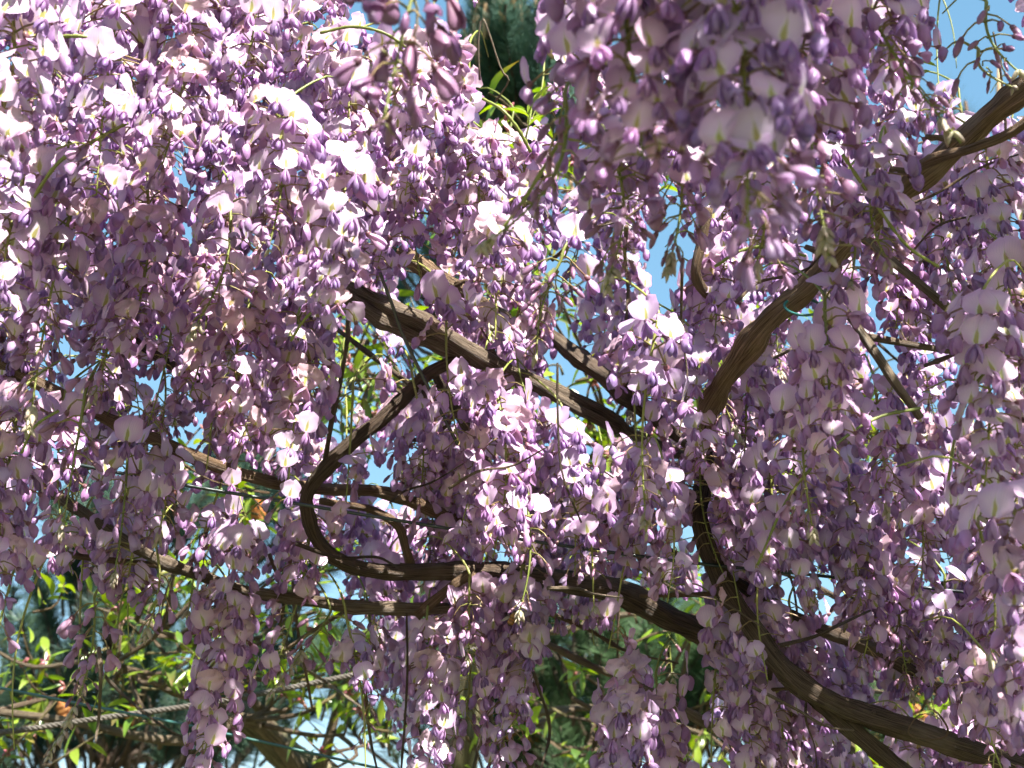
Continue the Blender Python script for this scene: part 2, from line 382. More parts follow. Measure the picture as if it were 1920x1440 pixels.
# ------------------------------------------------------------------ woody vine stems
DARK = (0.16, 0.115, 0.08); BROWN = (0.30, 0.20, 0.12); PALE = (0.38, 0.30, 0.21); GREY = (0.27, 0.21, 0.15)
def stem(name, label, pts, col, clear=True, strands=1, rough=.26, seg=18, group=None):
    """pts: (px, py, depth, width px)"""
    P = [at(x, y, d) for x, y, d, w in pts]; W = [w*.79*d/FPX/2 for x, y, d, w in pts]
    n = max(10, int(sum((b-a).length for a, b in zip(P, P[1:]))/.008))
    path = smooth_path(P, n); wid = [float(np.interp(i/(n-1)*(len(W)-1), range(len(W)), W)) for i in range(n)]
    mb = MB(); sd = R.uniform(0, 99)
    for s_ in range(strands):
        ph = s_*2*math.pi/strands; pp = []; rr = []
        for i, p in enumerate(path):
            wob = Vector(noise.noise_vector(Vector((i*.12+sd, s_*3.1, 0))))*wid[i]*.28
            if strands > 1:
                t = (path[min(i+1, n-1)]-path[max(i-1, 0)]).normalized(); a = t.orthogonal().normalized(); b = t.cross(a)
                wob += (a*math.cos(ph+i*.10) + b*math.sin(ph+i*.10))*wid[i]*.52
            pp.append(p+wob); knot = 1 + .30*max(0, noise.noise(Vector((i*.22, sd, s_))) - .25)*2
            rr.append(wid[i]*(1 if strands == 1 else .62)*(1 + (knot-1)*1.5))
        mb.tube(pp, rr, seg, col, 0, rough, sd+s_*7, .1)
    o = link(name, mb.mesh(name, [BARK]), label=label, cat='vine branch', group=group)
    if max(W) > .0075:      # pruned stubs and peeling strips of bark
        rb = random.Random(int(pts[0][0]*3+pts[0][1])); m2 = MB(); m3 = MB()
        for _ in range(max(2, n//12)):
            i = rb.randrange(3, n-3); t = (path[i+1]-path[i-1]).normalized(); a = t.orthogonal(); a.rotate(Matrix.Rotation(rb.uniform(0, 6.28), 3, t)); q = path[i]; w = wid[i]; h = rb.uniform(.006, .018)
            if rb.random() < .45: m2.tube([q + a*w*.6, q + a*(w+h*.4) + t*h*.3, q + a*(w+h) + t*h*.7], [w*.42, w*.30, w*.24], 8, lerp(col, PALE, rb.random()*.5), 0, .3, i, .05)
            k = rb.randint(4, 9); lift = rb.uniform(.1, .7); j0 = min(i, n-k-2); b = t.cross(a); base = len(m3.v)
            for j in range(k):
                e = abs(j/(k-1)*2-1)**3*lift; c = path[j0+j]
                for sg in (-1, 1):
                    m3.vert(c + (a + b*sg*.16*(1-.5*e)).normalized()*w*(1.06 + e*.5), lerp(col, PALE, .35), (j*.08, .4+.1*sg))
            for j in range(k-1): m3.f.append((base+2*j, base+2*j+1, base+2*j+3, base+2*j+2)); m3.m.append(0)
        if m2.f: link('stub', m2.mesh('stub', [BARK]), o, kind='stuff')
        if m3.f: link('peeling_bark', m3.mesh('peeling_bark', [BARK]), o, kind='stuff')
    if clear: CLEAR.append(([(x, y, d) for x, y, d, w in (pts[:3] if label.startswith('thick brown stem rising') else pts[1:-1] if len(pts) > 4 else pts)], max(w for *_, w in pts)*.62, .98 if label.startswith(('crooked', 'long dark', 'straight brown', 'bowed', 'slender', 'thick twin')) else .85))
    return o
G_ST = 'woody wisteria stems'
stem('vine_branch', 'thick brown stem rising to the right edge below the blue sky', [(1990, 110, 1.12, 52), (1900, 180, 1.14, 50), (1780, 285, 1.18, 52), (1690, 365, 1.2, 54), (1600, 440, 1.22, 50)], BROWN, group=G_ST)
stem('vine_branch', 'straight brown stem slanting down from the sky stem into the middle blossom', [(1600, 440, 1.22, 50), (1500, 545, 1.25, 52), (1420, 630, 1.27, 54), (1330, 770, 1.34, 46), (1322, 840, 1.46, 38)], BROWN, group=G_ST)
stem('vine_branch', 'thinner side stem joining the thick brown stem below the sky', [(1960, 195, 1.10, 20), (1890, 250, 1.11, 22), (1820, 280, 1.12, 22), (1730, 310, 1.15, 22), (1650, 390, 1.2, 18)], BROWN, group=G_ST)
stem('vine_branch', 'long dark stem curving down to the lower right corner', [(1326, 790, 1.5, 34), (1320, 900, 1.46, 42), (1312, 980, 1.42, 42), (1345, 1070, 1.4, 44), (1400, 1160, 1.38, 46), (1480, 1265, 1.36, 50), (1580, 1325, 1.36, 52), (1740, 1385, 1.36, 52), (1870, 1425, 1.36, 50), (2000, 1470, 1.36, 50)], DARK, group=G_ST)
stem('vine_branch', 'fork under the long dark stem, leaving through the bottom edge', [(1490, 1270, 1.375, 40), (1550, 1325, 1.37, 42), (1630, 1395, 1.36, 40), (1720, 1470, 1.36, 38)], DARK, group=G_ST)
stem('vine_branch', 'dark branch slanting down right behind the long dark stem', [(1330, 1060, 1.5, 26), (1410, 1110, 1.5, 30), (1510, 1165, 1.52, 34), (1640, 1220, 1.55, 32), (1760, 1290, 1.58, 28)], DARK, group=G_ST)
stem('vine_branch', 'crooked stem looping round and running right below the centre cluster', [(930, 660, 1.44, 22), (820, 690, 1.43, 30), (725, 780, 1.42, 34), (640, 850, 1.42, 34), (590, 905, 1.43, 32), (578, 960, 1.44, 30), (605, 1025, 1.45, 32), (690, 1070, 1.47, 36), (850, 1072, 1.5, 42), (1000, 1085, 1.53, 50), (1150, 1110, 1.55, 56), (1270, 1165, 1.56, 56), (1360, 1210, 1.58, 50)], DARK, group=G_ST)
stem('vine_branch', 'thick twin-stranded stem above the crooked looping stem', [(610, 520, 1.42, 50), (690, 570, 1.42, 58), (780, 615, 1.42, 64), (880, 665, 1.43, 62), (1000, 715, 1.46, 46), (1120, 775, 1.5, 40), (1200, 820, 1.54, 30), (1290, 860, 1.6, 18)], GREY, strands=2, group=G_ST)
stem('vine_branch', 'short broken dark stem over the twin-stranded stem', [(750, 470, 1.45, 36), (800, 505, 1.44, 44), (870, 550, 1.44, 40), (950, 600, 1.48, 34)], BROWN, group=G_ST)
stem('vine_branch', 'dark stem piece right of the twin-stranded stem', [(980, 590, 1.56, 30), (1060, 650, 1.5, 36), (1120, 695, 1.48, 40), (1190, 755, 1.5, 38), (1270, 820, 1.56, 28), (1350, 880, 1.62, 16)], DARK, group=G_ST)
stem('vine_branch', 'slender stem descending from the left edge to the looping stem', [(-30, 665, 1.36, 28), (60, 715, 1.36, 30), (170, 770, 1.38, 28), (290, 825, 1.4, 30), (440, 885, 1.42, 30), (570, 915, 1.5, 26), (720, 925, 1.56, 28), (860, 975, 1.6, 26), (960, 1010, 1.62, 24)], BROWN, group=G_ST)
stem('vine_branch', 'bowed stem beneath the wire, carrying the big lower left cluster', [(60, 905, 1.46, 22), (130, 945, 1.44, 26), (260, 1030, 1.42, 26), (380, 1080, 1.42, 28), (480, 1112, 1.44, 26), (640, 1135, 1.46, 28), (760, 1142, 1.48, 30), (840, 1140, 1.5, 24)], GREY, group=G_ST)
stem('vine_branch', 'thin reddish stem over the pine at the left edge', [(-20, 1000, 1.46, 14), (50, 1026, 1.44, 15), (170, 1046, 1.43, 15), (330, 1064, 1.43, 14)], BROWN, seg=9, group=G_ST)
stem('vine_branch', 'short knobbly spur joining the looping and bowed stems', [(890, 1070, 1.49, 26), (840, 1105, 1.49, 22), (780, 1155, 1.48, 26)], BROWN, seg=10, group=G_ST)
stem('vine_branch', 'short upright spur standing on the looping stem', [(600, 940, 1.47, 16), (690, 955, 1.49, 18), (745, 985, 1.49, 22), (760, 1030, 1.49, 22), (772, 1075, 1.5, 26)], BROWN, seg=10, group=G_ST)
stem('vine_branch', 'pale sunlit stem end low in the centre, before the dark pine', [(1020, 1205, 1.62, 16), (1080, 1235, 1.6, 18), (1160, 1268, 1.6, 18), (1250, 1310, 1.6, 20), (1340, 1370, 1.6, 20), (1440, 1440, 1.6, 20)], PALE, seg=10, group=G_ST)
stem('vine_branch', 'short pale lit stem beside the thick brown stem', [(1610, 440, 1.35, 20), (1690, 505, 1.33, 24), (1780, 580, 1.33, 22), (1830, 620, 1.36, 18)], PALE, seg=10, group=G_ST)
stem('vine_branch', 'pale jointed stem zigzagging down right of the straight brown stem', [(1545, 545, 1.3, 18), (1600, 600, 1.28, 20), (1660, 690, 1.26, 22), (1725, 785, 1.26, 18)], PALE, seg=10, group=G_ST)
stem('vine_branch', 'grey level stem crossing behind the pale jointed stem', [(1610, 628, 1.4, 16), (1700, 645, 1.4, 16), (1800, 660, 1.42, 14), (1900, 665, 1.44, 14)], GREY, seg=9, group=G_ST)
stem('vine_branch', 'dark stem leaving the centre cluster to the lower right', [(1050, 935, 1.5, 16), (1110, 960, 1.48, 18), (1190, 998, 1.48, 18), (1290, 1050, 1.5, 16)], DARK, seg=9, group=G_ST)
stem('vine_branch', 'dark knotted stem in the shaded blossom at left', [(230, 620, 1.4, 16), (290, 665, 1.38, 22), (360, 705, 1.38, 22), (430, 730, 1.42, 16)], DARK, seg=9, group=G_ST)
stem('vine_branch', 'upright brown stem over the dark shaded junction near the centre', [(1325, 390, 1.3, 18), (1318, 450, 1.3, 22), (1305, 520, 1.3, 26), (1345, 570, 1.34, 22)], BROWN, seg=10, group=G_ST)
stem('vine_branch', 'left one of two thin upright stems by the green gap', [(655, 590, 1.36, 10), (645, 680, 1.37, 11), (620, 800, 1.4, 12), (610, 860, 1.42, 12)], GREY, seg=8, group=G_ST)
stem('vine_branch', 'dark thin stem descending from the twin-stranded stem to the centre cluster', [(810, 690, 1.47, 22), (850, 760, 1.5, 24), (900, 840, 1.52, 22), (930, 900, 1.55, 20)], DARK, seg=9, group=G_ST)
stem('vine_branch', 'pale stem slanting through the green gap left of centre', [(610, 600, 1.62, 12), (690, 660, 1.6, 13), (780, 730, 1.6, 13)], GREY, seg=8, group=G_ST)
stem('vine_branch', 'brown level twig left of the long dark stem', [(1200, 1118, 1.44, 9), (1300, 1115, 1.42, 12), (1375, 1112, 1.40, 12)], BROWN, seg=8, group=G_ST)
stem('vine_branch', 'thin brown twig leaving the right-hand fork to the left', [(1350, 1292, 1.40, 8), (1430, 1294, 1.38, 9), (1500, 1290, 1.37, 10)], BROWN, seg=8, group=G_ST)
stem('vine_branch', 'thin straight twig hanging before the centre cluster', [(1045, 680, 1.16, 6), (1046, 800, 1.16, 6), (1055, 890, 1.16, 5), (1090, 980, 1.17, 5)], DARK, seg=6, group=G_ST)
stem('vine_branch', 'thin dark twig hanging in front of the low middle cluster', [(762, 1150, 1.38, 6), (764, 1260, 1.38, 6), (758, 1360, 1.38, 5), (752, 1450, 1.38, 5)], DARK, seg=6, group=G_ST)
stem('vine_branch', 'wiry dry stem bent over in front of the tall pine', [(900, 150, 1.3, 5), (897, 80, 1.3, 5), (905, 36, 1.3, 5), (920, 70, 1.3, 5), (940, 130, 1.3, 5), (954, 152, 1.3, 5), (928, 192, 1.32, 4)], PALE, clear=False, seg=6, group=G_ST)
stem('vine_branch', 'bare dark shoot standing against the blue sky', [(1880, 300, 1.5, 6), (1885, 230, 1.5, 6), (1875, 130, 1.5, 5), (1862, 60, 1.5, 4)], DARK, clear=False, seg=6, group=G_ST)
# a curled tendril
tp = [at(1735 + (42-2.5*a)*math.cos(a) + 5*math.sin(a*2.3), 1362 + (30-1.6*a)*math.sin(a) + 4*math.cos(a*1.7), 1.28 + .012*math.sin(a*.8)) for a in [k*.3-1.2 for k in range(26)]]
mb = MB(); mb.tube(tp, [.0011-.00003*k for k in range(26)], 6, BROWN, 0)
link('vine_tendril', mb.mesh('vine_tendril', [BARK]), label='curled brown tendril ring above the corner stem', cat='tendril')
LAND = [(640, 190, 'the bright lilac cluster amid the sunlit mass'), (350, 120, 'the dazzling white cluster'), (235, 200, 'the yellow-stalked sunlit cluster'), (655, 470, 'the brightest full cluster'), (20, 150, 'the pale pink cluster on the left edge'),
        (150, 550, 'the long yellow-green stalk at left'), (275, 480, 'the shaded papery cluster at left'), (470, 690, 'the wide faded cluster'), (330, 690, 'the dark knotted branch'), (430, 500, 'the bare yellow stalk in half shade'),
        (780, 610, 'the twin-stranded branch'), (800, 500, 'the short broken dark branch'), (700, 820, 'the crooked looping branch'), (670, 690, 'the two thin upright twigs'), (930, 870, 'the full centre cluster'), (1120, 700, 'the dark branch piece near centre'),
        (1120, 850, 'the green gap in the centre'), (1235, 760, 'the long thin-stalked cluster'), (1310, 960, 'the top of the long dark branch'), (1410, 640, 'the straight brown branch'), (1310, 500, 'the upright brown spur'), (965, 130, 'the tall pine'),
        (870, 250, 'the papery pink-white cluster'), (1170, 150, 'the nearest blurred clusters'), (1130, 420, 'the violet cluster below the nearest ones'), (1690, 360, 'the thick brown branch under the sky'), (1640, 120, 'the bud cluster leaning skyward'), (1850, 400, 'the bright cluster at the right edge'),
        (1740, 540, 'the short pale lit branch'), (1650, 680, 'the pale jointed branch'), (1550, 700, 'the blurred cluster with large banners'), (1800, 800, 'the arching green stalk'), (1560, 1080, 'the wire at right'), (1650, 1180, 'the dark slanting branch'), (1480, 1260, 'the forked dark branch'),
        (1740, 1385, 'the corner branch'), (1890, 1140, 'the near pink cluster on the right edge'), (1640, 850, 'the bright green leaves at right'), (760, 1070, 'the low curve of the looping branch'), (1150, 1110, 'the thick end of the looping branch'), (300, 900, 'the wire at left'),
        (130, 950, 'the bowed branch'), (320, 830, 'the slender left-hand branch'), (1400, 880, 'the sunlit cluster behind the dark branch')]
USED = set()
def twig_label(x, y, col, L, a):
    sz = 'short' if L < 190 else 'medium' if L < 260 else 'long'; lean = 'near-upright' if a > 1.2 else 'rising' if a < 0 else 'descending'
    for lx, ly, nm in sorted(LAND, key=lambda q: (q[0]-x)**2 + (q[1]-y)**2)[:6]:
        dx, dy = x-lx, y-ly
        rel = 'behind' if math.hypot(dx, dy) < 80 else ('right of' if dx > 0 else 'left of') if abs(dx) > abs(dy) else ('below' if dy > 0 else 'above')
        lab = f'{sz} thin {col} twig, {lean}, {rel} {nm}'
        if lab not in USED: USED.add(lab); return lab
    return lab
def fill_label(x, y, d, stage, wilt, L):
    look = ('budding violet' if stage < .35 else 'half-open lilac' if stage < .65 else 'full pale lilac') if wilt < .24 else ('faded half-open' if stage < .6 else 'papery faded')
    for lx, ly, nm in sorted(LAND, key=lambda q: (q[0]-x)**2 + (q[1]-y)**2)[:8]:
        dx, dy = x-lx, y-ly
        rel = 'behind' if math.hypot(dx, dy) < 70 else ('right of' if dx > 0 else 'left of') if abs(dx) > abs(dy) else ('below' if dy > 0 else 'above')
        for sz in ('', 'short ' if L < .16 else 'long ', 'deep-set ' if d > 1.65 else 'forward '):
            lab = f'{sz}{look} flower cluster {rel} {nm}'
            if lab not in USED: USED.add(lab); return lab
    return lab
# thin background twigs
for i in range(58):
    x, y = R.uniform(60, 1850), R.uniform(330, 1300); d = R.uniform(1.2, 1.95); a = R.choice([R.uniform(.2, .8), R.uniform(-.9, -.3), R.uniform(1.3, 1.8)]); L = R.uniform(120, 330); wd = R.uniform(5, 12)
    pts = [(x + math.cos(a)*L*t + R.uniform(-14, 14), y + math.sin(a)*L*t + R.uniform(-14, 14), d + R.uniform(-.04, .04), wd*(1-.5*t)) for t in (0, .33, .66, 1)]
    cname, cval = R.choice([('dark', DARK), ('brown', BROWN), ('tan', (.34, .25, .15)), ('pale', PALE)])
    stem('vine_twig', twig_label(pts[2][0], pts[2][1], cname, L, a), pts, cval, clear=False, seg=7, group='thin twigs behind the main stems')['category'] = 'twig'

# ------------------------------------------------------------------ wires and rope
def cable(name, label, cat, pts, rad, col, mat=WIREM, n=50, clear=False, twist=0):
    P = smooth_path([at(x, y, d) for x, y, d in pts], n); mb = MB()
    if not twist: mb.tube(P, rad, 7, col, 0)
    else:
        run = 0
        for s_ in range(3):
            Q = []; run = 0
            for i, p in enumerate(P):
                t = (P[min(i+1, n-1)]-P[max(i-1, 0)]).normalized(); a = t.cross(Vector((0, 0, 1))).normalized(); b = t.cross(a)
                if i: run += (p-P[i-1]).length
                ph = run*twist + s_*2*math.pi/3
                Q.append(p + (a*math.cos(ph)+b*math.sin(ph))*rad*.55)
            mb.tube(Q, rad*.56, 8, col, 0, .1, s_*5, .02)
    if clear: CLEAR.append(([(x, y, d) for x, y, d in pts], 8, .85))
    return link(name, mb.mesh(name, [mat]), label=label, cat=cat)
cable('training_wire', 'dark green coated wire crossing the whole vine below the middle', 'wire', [(-60, 838, 1.33), (60, 855, 1.33), (320, 905, 1.34), (560, 945, 1.36), (900, 1000, 1.38), (1270, 1052, 1.39), (1560, 1082, 1.4), (1960, 1128, 1.42)], .0017, (.012, .03, .026), clear=True)
cable('training_wire', 'short black wire dropping across the twin-stranded stem', 'wire', [(712, 510, 1.33), (735, 570, 1.335), (752, 620, 1.34), (795, 710, 1.345), (862, 840, 1.35)], .0017, (.01, .014, .014), clear=True)
cable('training_wire', 'thin teal wire stretched low across the bottom left', 'wire', [(-60, 1278, 1.9), (150, 1320, 1.9), (360, 1362, 1.9), (640, 1425, 1.9), (800, 1462, 1.9)], .0020, (.03, .14, .12), clear=True)
cable('rope', 'grey twisted rope sagging across the bottom left behind the wire', 'rope', [(-80, 1382, 2.1), (60, 1366, 2.1), (200, 1345, 2.12), (340, 1326, 2.14), (480, 1302, 2.16), (640, 1270, 2.18), (760, 1248, 2.2), (900, 1216, 2.24)], .0042, (.15, .135, .115), ROPEM, n=400, twist=290)
tp = [at(1505, 575, 1.24) + Vector((math.cos(a)*.016, math.sin(a)*.016*.5, math.sin(a)*.012)) for a in [k*2*math.pi/24 for k in range(25)]]
mb = MB(); mb.tube(tp, .0012, 6, (.01, .12, .10), 0); link('plant_tie', mb.mesh('plant_tie', [WIREM]), label='small teal tie looped round the straight brown stem', cat='tie')

# ------------------------------------------------------------------ flower clusters
NFL = 0
TINTS = [(1.0, .97, 1.0), (1.0, .93, .96), (.93, .93, 1.0), (1.0, 1.0, 1.0), (.97, .90, .97)]
def cluster(x, y, d, L, label, group, lean=0, stage=.5, spacing=.0042, wilt=.12, split=False, gaps=True, width=1.0, seed=None, tint=None, ped=.06, fuzzy=.12, half=0):
    """x, y, d: top of the blossom; L metres; stage: fraction of the length that is in full flower"""
    global NFL
    rnd = random.Random(seed if seed is not None else int(x*7+y*13+d*1000))
    top = at(x, y, d); bx = lean*d/FPX
    n = 14; sway = rnd.uniform(-.012, .012); sway2 = rnd.uniform(-.012, .012)
    def axis(t): return Vector((bx*t*t*.6 + bx*t*.4 + sway*math.sin(t*3.3), sway2*math.sin(t*2.6), -L*t*(1-.04*t)))
    root = link('flower_cluster', None, label=label, cat='flower cluster', group=group, mw=Matrix.Translation(top))
    root.empty_display_size = .02
    if stage >= .2: stage = min(.97, stage*1.3)
    tn = tint or rnd.choice(TINTS)
    # stalk with a short bare part arching up to the vine
    pa = rnd.uniform(.35, 2.8); pd = Vector((math.cos(pa)*.8, math.sin(pa)*.8, .6)).normalized()
    ped *= 1.5; arch = smooth_path([pd*ped + Vector((0, .02, 0)), pd*ped*.6 + Vector((0, 0, ped*.18)), pd*ped*.22 + Vector((0, 0, ped*.16)), Vector((0, 0, .004)), axis(1/n)], 11)[:9]
    pts = arch + [axis(i/n) for i in range(1, n+1)]
    rad = [.0006 + .0008*i/8 for i in range(9)] + [.0014 - .0008*(i/n) for i in range(1, n+1)]
    g0 = lerp((.20, .25, .05), (.36, .36, .09), rnd.random())
    mb = MB(); mb.tube(pts, rad, 6, g0, 0)
    bare = []
    N = int(L/(spacing*.74)); ang = rnd.uniform(0, 6.28); made = 0; todo = []
    for i in range(N):
        t = (i+.5)/N; ang += 2.399963 + rnd.uniform(-.45, .45); an2 = ang - .42*math.sin(ang+math.pi/2)
        loc = axis(t) + Vector((rnd.uniform(-.002, .002), rnd.uniform(-.002, .002), rnd.uniform(-.004, .004)))*min(1, 1.4-t); w = top + loc
        s = t/stage if stage > 0 else 9
        out = .030 if s < 1.3 else .016
        px, py, dd = project(w + Vector((math.cos(an2), math.sin(an2), -.2))*out)
        if px < -140 or px > 2060 or py < -220 or py > 1640: continue
        if gaps and in_gap(px, py): continue
        if rnd.random() < hides_stem(px, py, dd): continue
        if rnd.random() < .10:
            dv = Vector((math.cos(an2), math.sin(an2), rnd.uniform(-.3, .5)))*rnd.uniform(.007, .014)
            mb.tube([loc, loc+dv*.5+Vector((0, 0, .001)), loc+dv], [.0007, .0005, .0006], 4, lerp(C_PEDG, C_PED, rnd.random()))
            if rnd.random() < .5: continue
        if s < 1:
            kind = 'wilt' if rnd.random() < wilt*(2.2 if s < .35 else .6) else ('open' if rnd.random() < .93 else 'half')
        elif s < 1.5: kind = 'half' if rnd.random() < .75 else 'open'
        else: kind = 'bud'
        if t < half: kind = 'half'
        sc = rnd.uniform(.92, 1.16)
        if kind == 'bud':
            q = min(1, (s-1.55)/max(.25, (1/max(stage, .05) - 1.55))) if stage > 0 else t
            if fuzzy and t > 1-fuzzy:
                me = rnd.choice(SCALES); pitch = rnd.uniform(-.2, .3); sc *= 1.9 - .8*(t-(1-fuzzy))/fuzzy
                todo.append((rnd.choice(SCALES), None, loc, an2 + 3.4, pitch, 0, sc, 'bud', 1.0))
            else:
                k = min(4, int(q*5*.999 + rnd.uniform(-.4, .4))); me = BUDS[max(0, k)*2 + rnd.randint(0, 1)]; pitch = rnd.uniform(.1, .55) + .4*q
            sub = None
        elif kind == 'half': me = rnd.choice(HALF); pitch = rnd.uniform(.25, .75); sub = None
        elif kind == 'wilt': me = rnd.choice(WILT); pitch = rnd.uniform(-.1, .6); sub = None
        else:
            k = rnd.randrange(10); pitch = rnd.uniform(-.15, .26)
            me, sub = OPEN_SPLIT[k] if split else (OPEN[k], None)
        todo.append((me, sub, loc, an2, pitch, rnd.uniform(-.3, .3), sc*width*(1.14-.42*t), kind, rnd.uniform(.9, 1.04)))
    link('stalk', mb.mesh('stalk', [STALK]), root)
    for me, sub, loc, a, pitch, roll, sc, kind, br in todo:
        sc *= .80
        M = Matrix.Translation(loc) @ Matrix.Rotation(a, 4, 'Z') @ Matrix.Rotation(pitch, 4, 'Y') @ Matrix.Rotation(roll, 4, 'X') @ Matrix.Scale(sc, 4)
        o = link('bud' if kind == 'bud' else 'flower', me, root, mw=M); c = tuple(v*br for v in tn)
        if kind == 'wilt': c = (c[0], c[1]*.95, c[2]*.88)
        o.color = (*c, 1)
        if sub:
            b = link('banner_petal', sub, o); b.color = (*c, 1)
        NFL += 1
    return root

def hand(x, y, y2, d, label, group, **k):
    L = (y2-y)*d/FPX*1.06/ math.cos(PITCH*.9)
    return cluster(x, y, d, L, label, group, gaps=k.pop('gaps', False), split=True, **k)
GN = 'near shaded clusters at the top'; GS = 'sunlit clusters at the upper left'; GL = 'shaded clusters at the left'; GC = 'clusters in the middle'; GR = 'clusters at the right'; GB = 'clusters hanging low'
hand(1150, -120, 330, .72, 'big blurred pale lilac cluster nearest the camera, left of its twin', GN, stage=.72, spacing=.0034, lean=40, wilt=.02)
hand(1345, -150, 450, .68, 'largest blurred cluster with yellow-eyed banners at the top, nearest of all', GN, stage=.55, spacing=.0032, lean=20, wilt=.02)
hand(1235, -170, 240, .78, 'blurred cluster squeezed between the two nearest ones at the top', GN, stage=.6, spacing=.0036, wilt=.02)
hand(1440, -130, 350, .80, 'shaded cluster just right of the nearest one, violet keels showing', GN, stage=.5, spacing=.0036, lean=-20, wilt=.02)
hand(1545, 10, 500, .86, 'deep violet shaded cluster in front of the thick brown stem', GN, stage=.35, spacing=.0038, lean=-40, wilt=.02)
hand(1600, -60, 300, .92, 'cluster with dark buds leaning out toward the blue sky', GN, stage=.25, spacing=.0040, lean=150, wilt=.02)
hand(1650, 290, 500, 1.04, 'violet cluster hiding the middle of the thick brown branch', GN, stage=.3, spacing=.0036, wilt=.02)
hand(1580, 350, 540, 1.08, 'half-open cluster where the straight brown branch emerges', GN, stage=.35, spacing=.0036, wilt=.02)
hand(1490, -160, 190, 1.0, 'violet cluster cut by the top edge above the leaning one', GN, stage=.5, wilt=.02)
hand(1660, -120, 150, 1.05, 'white-rimmed cluster lit from behind at the edge of the sky', GN, stage=.7, lean=10)
hand(1110, -60, 250, .88, 'narrow shaded cluster beside the tall pine', GN, stage=.5, spacing=.005, lean=-20, wilt=.02)
hand(1130, 240, 560, .92, 'violet cluster hanging below the nearest ones, dense with half-open flowers', GN, stage=.25, spacing=.0036, wilt=.02)
hand(1260, 210, 520, .95, 'shaded cluster below the largest blurred one', GN, stage=.3, spacing=.0036, lean=-20, wilt=.02)
hand(1400, 280, 520, 1.0, 'shaded cluster under the nearest ones, beside the upright brown stem', GN, stage=.4, wilt=.02)
hand(830, -200, 270, .74, 'dark mauve unopened cluster hanging against the sky at the top', GN, stage=.0, spacing=.0064, lean=-100, wilt=0, fuzzy=0, half=.86, tint=(.70, .58, .64), width=1.15)
hand(1060, 180, 470, .82, 'arched bud cluster slanting down left before the leafy gap', GN, stage=.0, spacing=.005, lean=-160, wilt=0)
# sunlit upper left
hand(235, -60, 390, 1.12, 'sunlit cluster with bright yellow stalk and pink buds at its lower end', GS, stage=.55, spacing=.0044, tint=(1, 1, 1))
hand(350, -80, 330, 1.14, 'dazzling white sunlit cluster right of the yellow-stalked one', GS, stage=.75, spacing=.0036, tint=(1, 1, 1))
hand(480, -110, 190, 1.18, 'sunlit cluster with long pale stalk cut by the top edge', GS, stage=.7, tint=(1, 1, 1))
hand(590, -70, 150, 1.26, 'loose sunlit cluster under the patch of sky at the top', GS, stage=.8, wilt=.3, tint=(1, 1, 1))
hand(640, 90, 370, 1.22, 'bright lilac cluster in the middle of the sunlit mass', GS, stage=.6, spacing=.0038, tint=(1, 1, 1))
hand(525, 210, 480, 1.12, 'white open cluster above a stalk of pink buds, left of the brightest one', GS, stage=.5, spacing=.0038, tint=(1, 1, 1))
hand(655, 330, 600, 1.14, 'brightest full cluster with violet keels, above the thick twin-stranded stem', GS, stage=.78, spacing=.0034, tint=(1, 1, 1))
hand(770, 90, 380, 1.27, 'papery pink-white sunlit cluster below the dark mauve one', GS, stage=.8, spacing=.0036, wilt=.3, tint=(1, 1, 1))
hand(880, 90, 330, 1.3, 'sunlit cluster at the edge of the tall pine', GS, stage=.8, spacing=.0036, wilt=.2, tint=(1, 1, 1), gaps=True)
hand(920, 270, 470, 1.3, 'small papery sunlit cluster below the one beside the pine', GS, stage=.8, wilt=.4, tint=(1, 1, 1), gaps=True)
hand(985, 275, 520, 1.34, 'small lilac cluster closing the gap below the tall pine', GS, stage=.7, spacing=.0038)
hand(790, 330, 520, 1.32, 'ragged wilted cluster over the short broken stem', GS, stage=.9, wilt=.5, spacing=.005)
hand(930, 420, 640, 1.26, 'bright cluster ending over the twin-stranded stem, right of the brightest one', GS, stage=.7, spacing=.0036, tint=(1, 1, 1))
hand(15, -40, 330, .98, 'pale pink cluster cut by the left edge at the top', GS, stage=.75, spacing=.0038)
hand(110, -60, 260, 1.2, 'half-shaded cluster between the left edge and the yellow-stalked one', GS, stage=.4)
# shaded left
hand(150, 330, 800, 1.14, 'long shaded cluster with yellow-green stalk hanging at the left', GL, stage=.35, spacing=.0046, lean=-40)
hand(45, 330, 640, 1.12, 'shaded cluster with pale banners cut by the left edge', GL, stage=.7)
hand(275, 330, 620, 1.22, 'shaded papery cluster right of the long one at the left', GL, stage=.7, spacing=.0036, wilt=.35)
hand(200, 480, 760, 1.24, 'mauve shaded cluster behind the long yellow-green stalk', GL, stage=.4)
hand(430, 370, 640, 1.2, 'cluster with bare yellow lower stalk in the half shade', GL, stage=.3, spacing=.0062, lean=-50)
hand(380, 480, 740, 1.28, 'shaded lilac cluster above the dark knotted stem', GL, stage=.6, wilt=.3)
hand(470, 560, 830, 1.26, 'wide faded cluster with pale banners left of the thin upright stems', GL, stage=.7, spacing=.0036, wilt=.45, lean=20)
hand(560, 590, 930, 1.3, 'faded cluster above the slender stem, with violet keels at its end', GL, stage=.6, spacing=.0040, wilt=.2)
hand(160, 740, 990, 1.2, 'sparse half-open cluster hanging across the sky patch at the left', GL, stage=.1, spacing=.006, lean=-15)
hand(40, 740, 1140, 1.24, 'cluster with lilac banners hanging at the left edge over the wire', GL, stage=.55, spacing=.0042)
hand(240, 830, 1080, 1.3, 'violet cluster hanging over the wire and the bowed stem', GL, stage=.3, spacing=.005)
hand(315, 840, 1010, 1.32, 'small violet cluster below the slender stem', GL, stage=.4, spacing=.005)
hand(290, 1010, 1190, 1.36, 'sparse mauve cluster on the bowed stem before the pine', GL, stage=.0, spacing=.0065, wilt=0, half=.6)
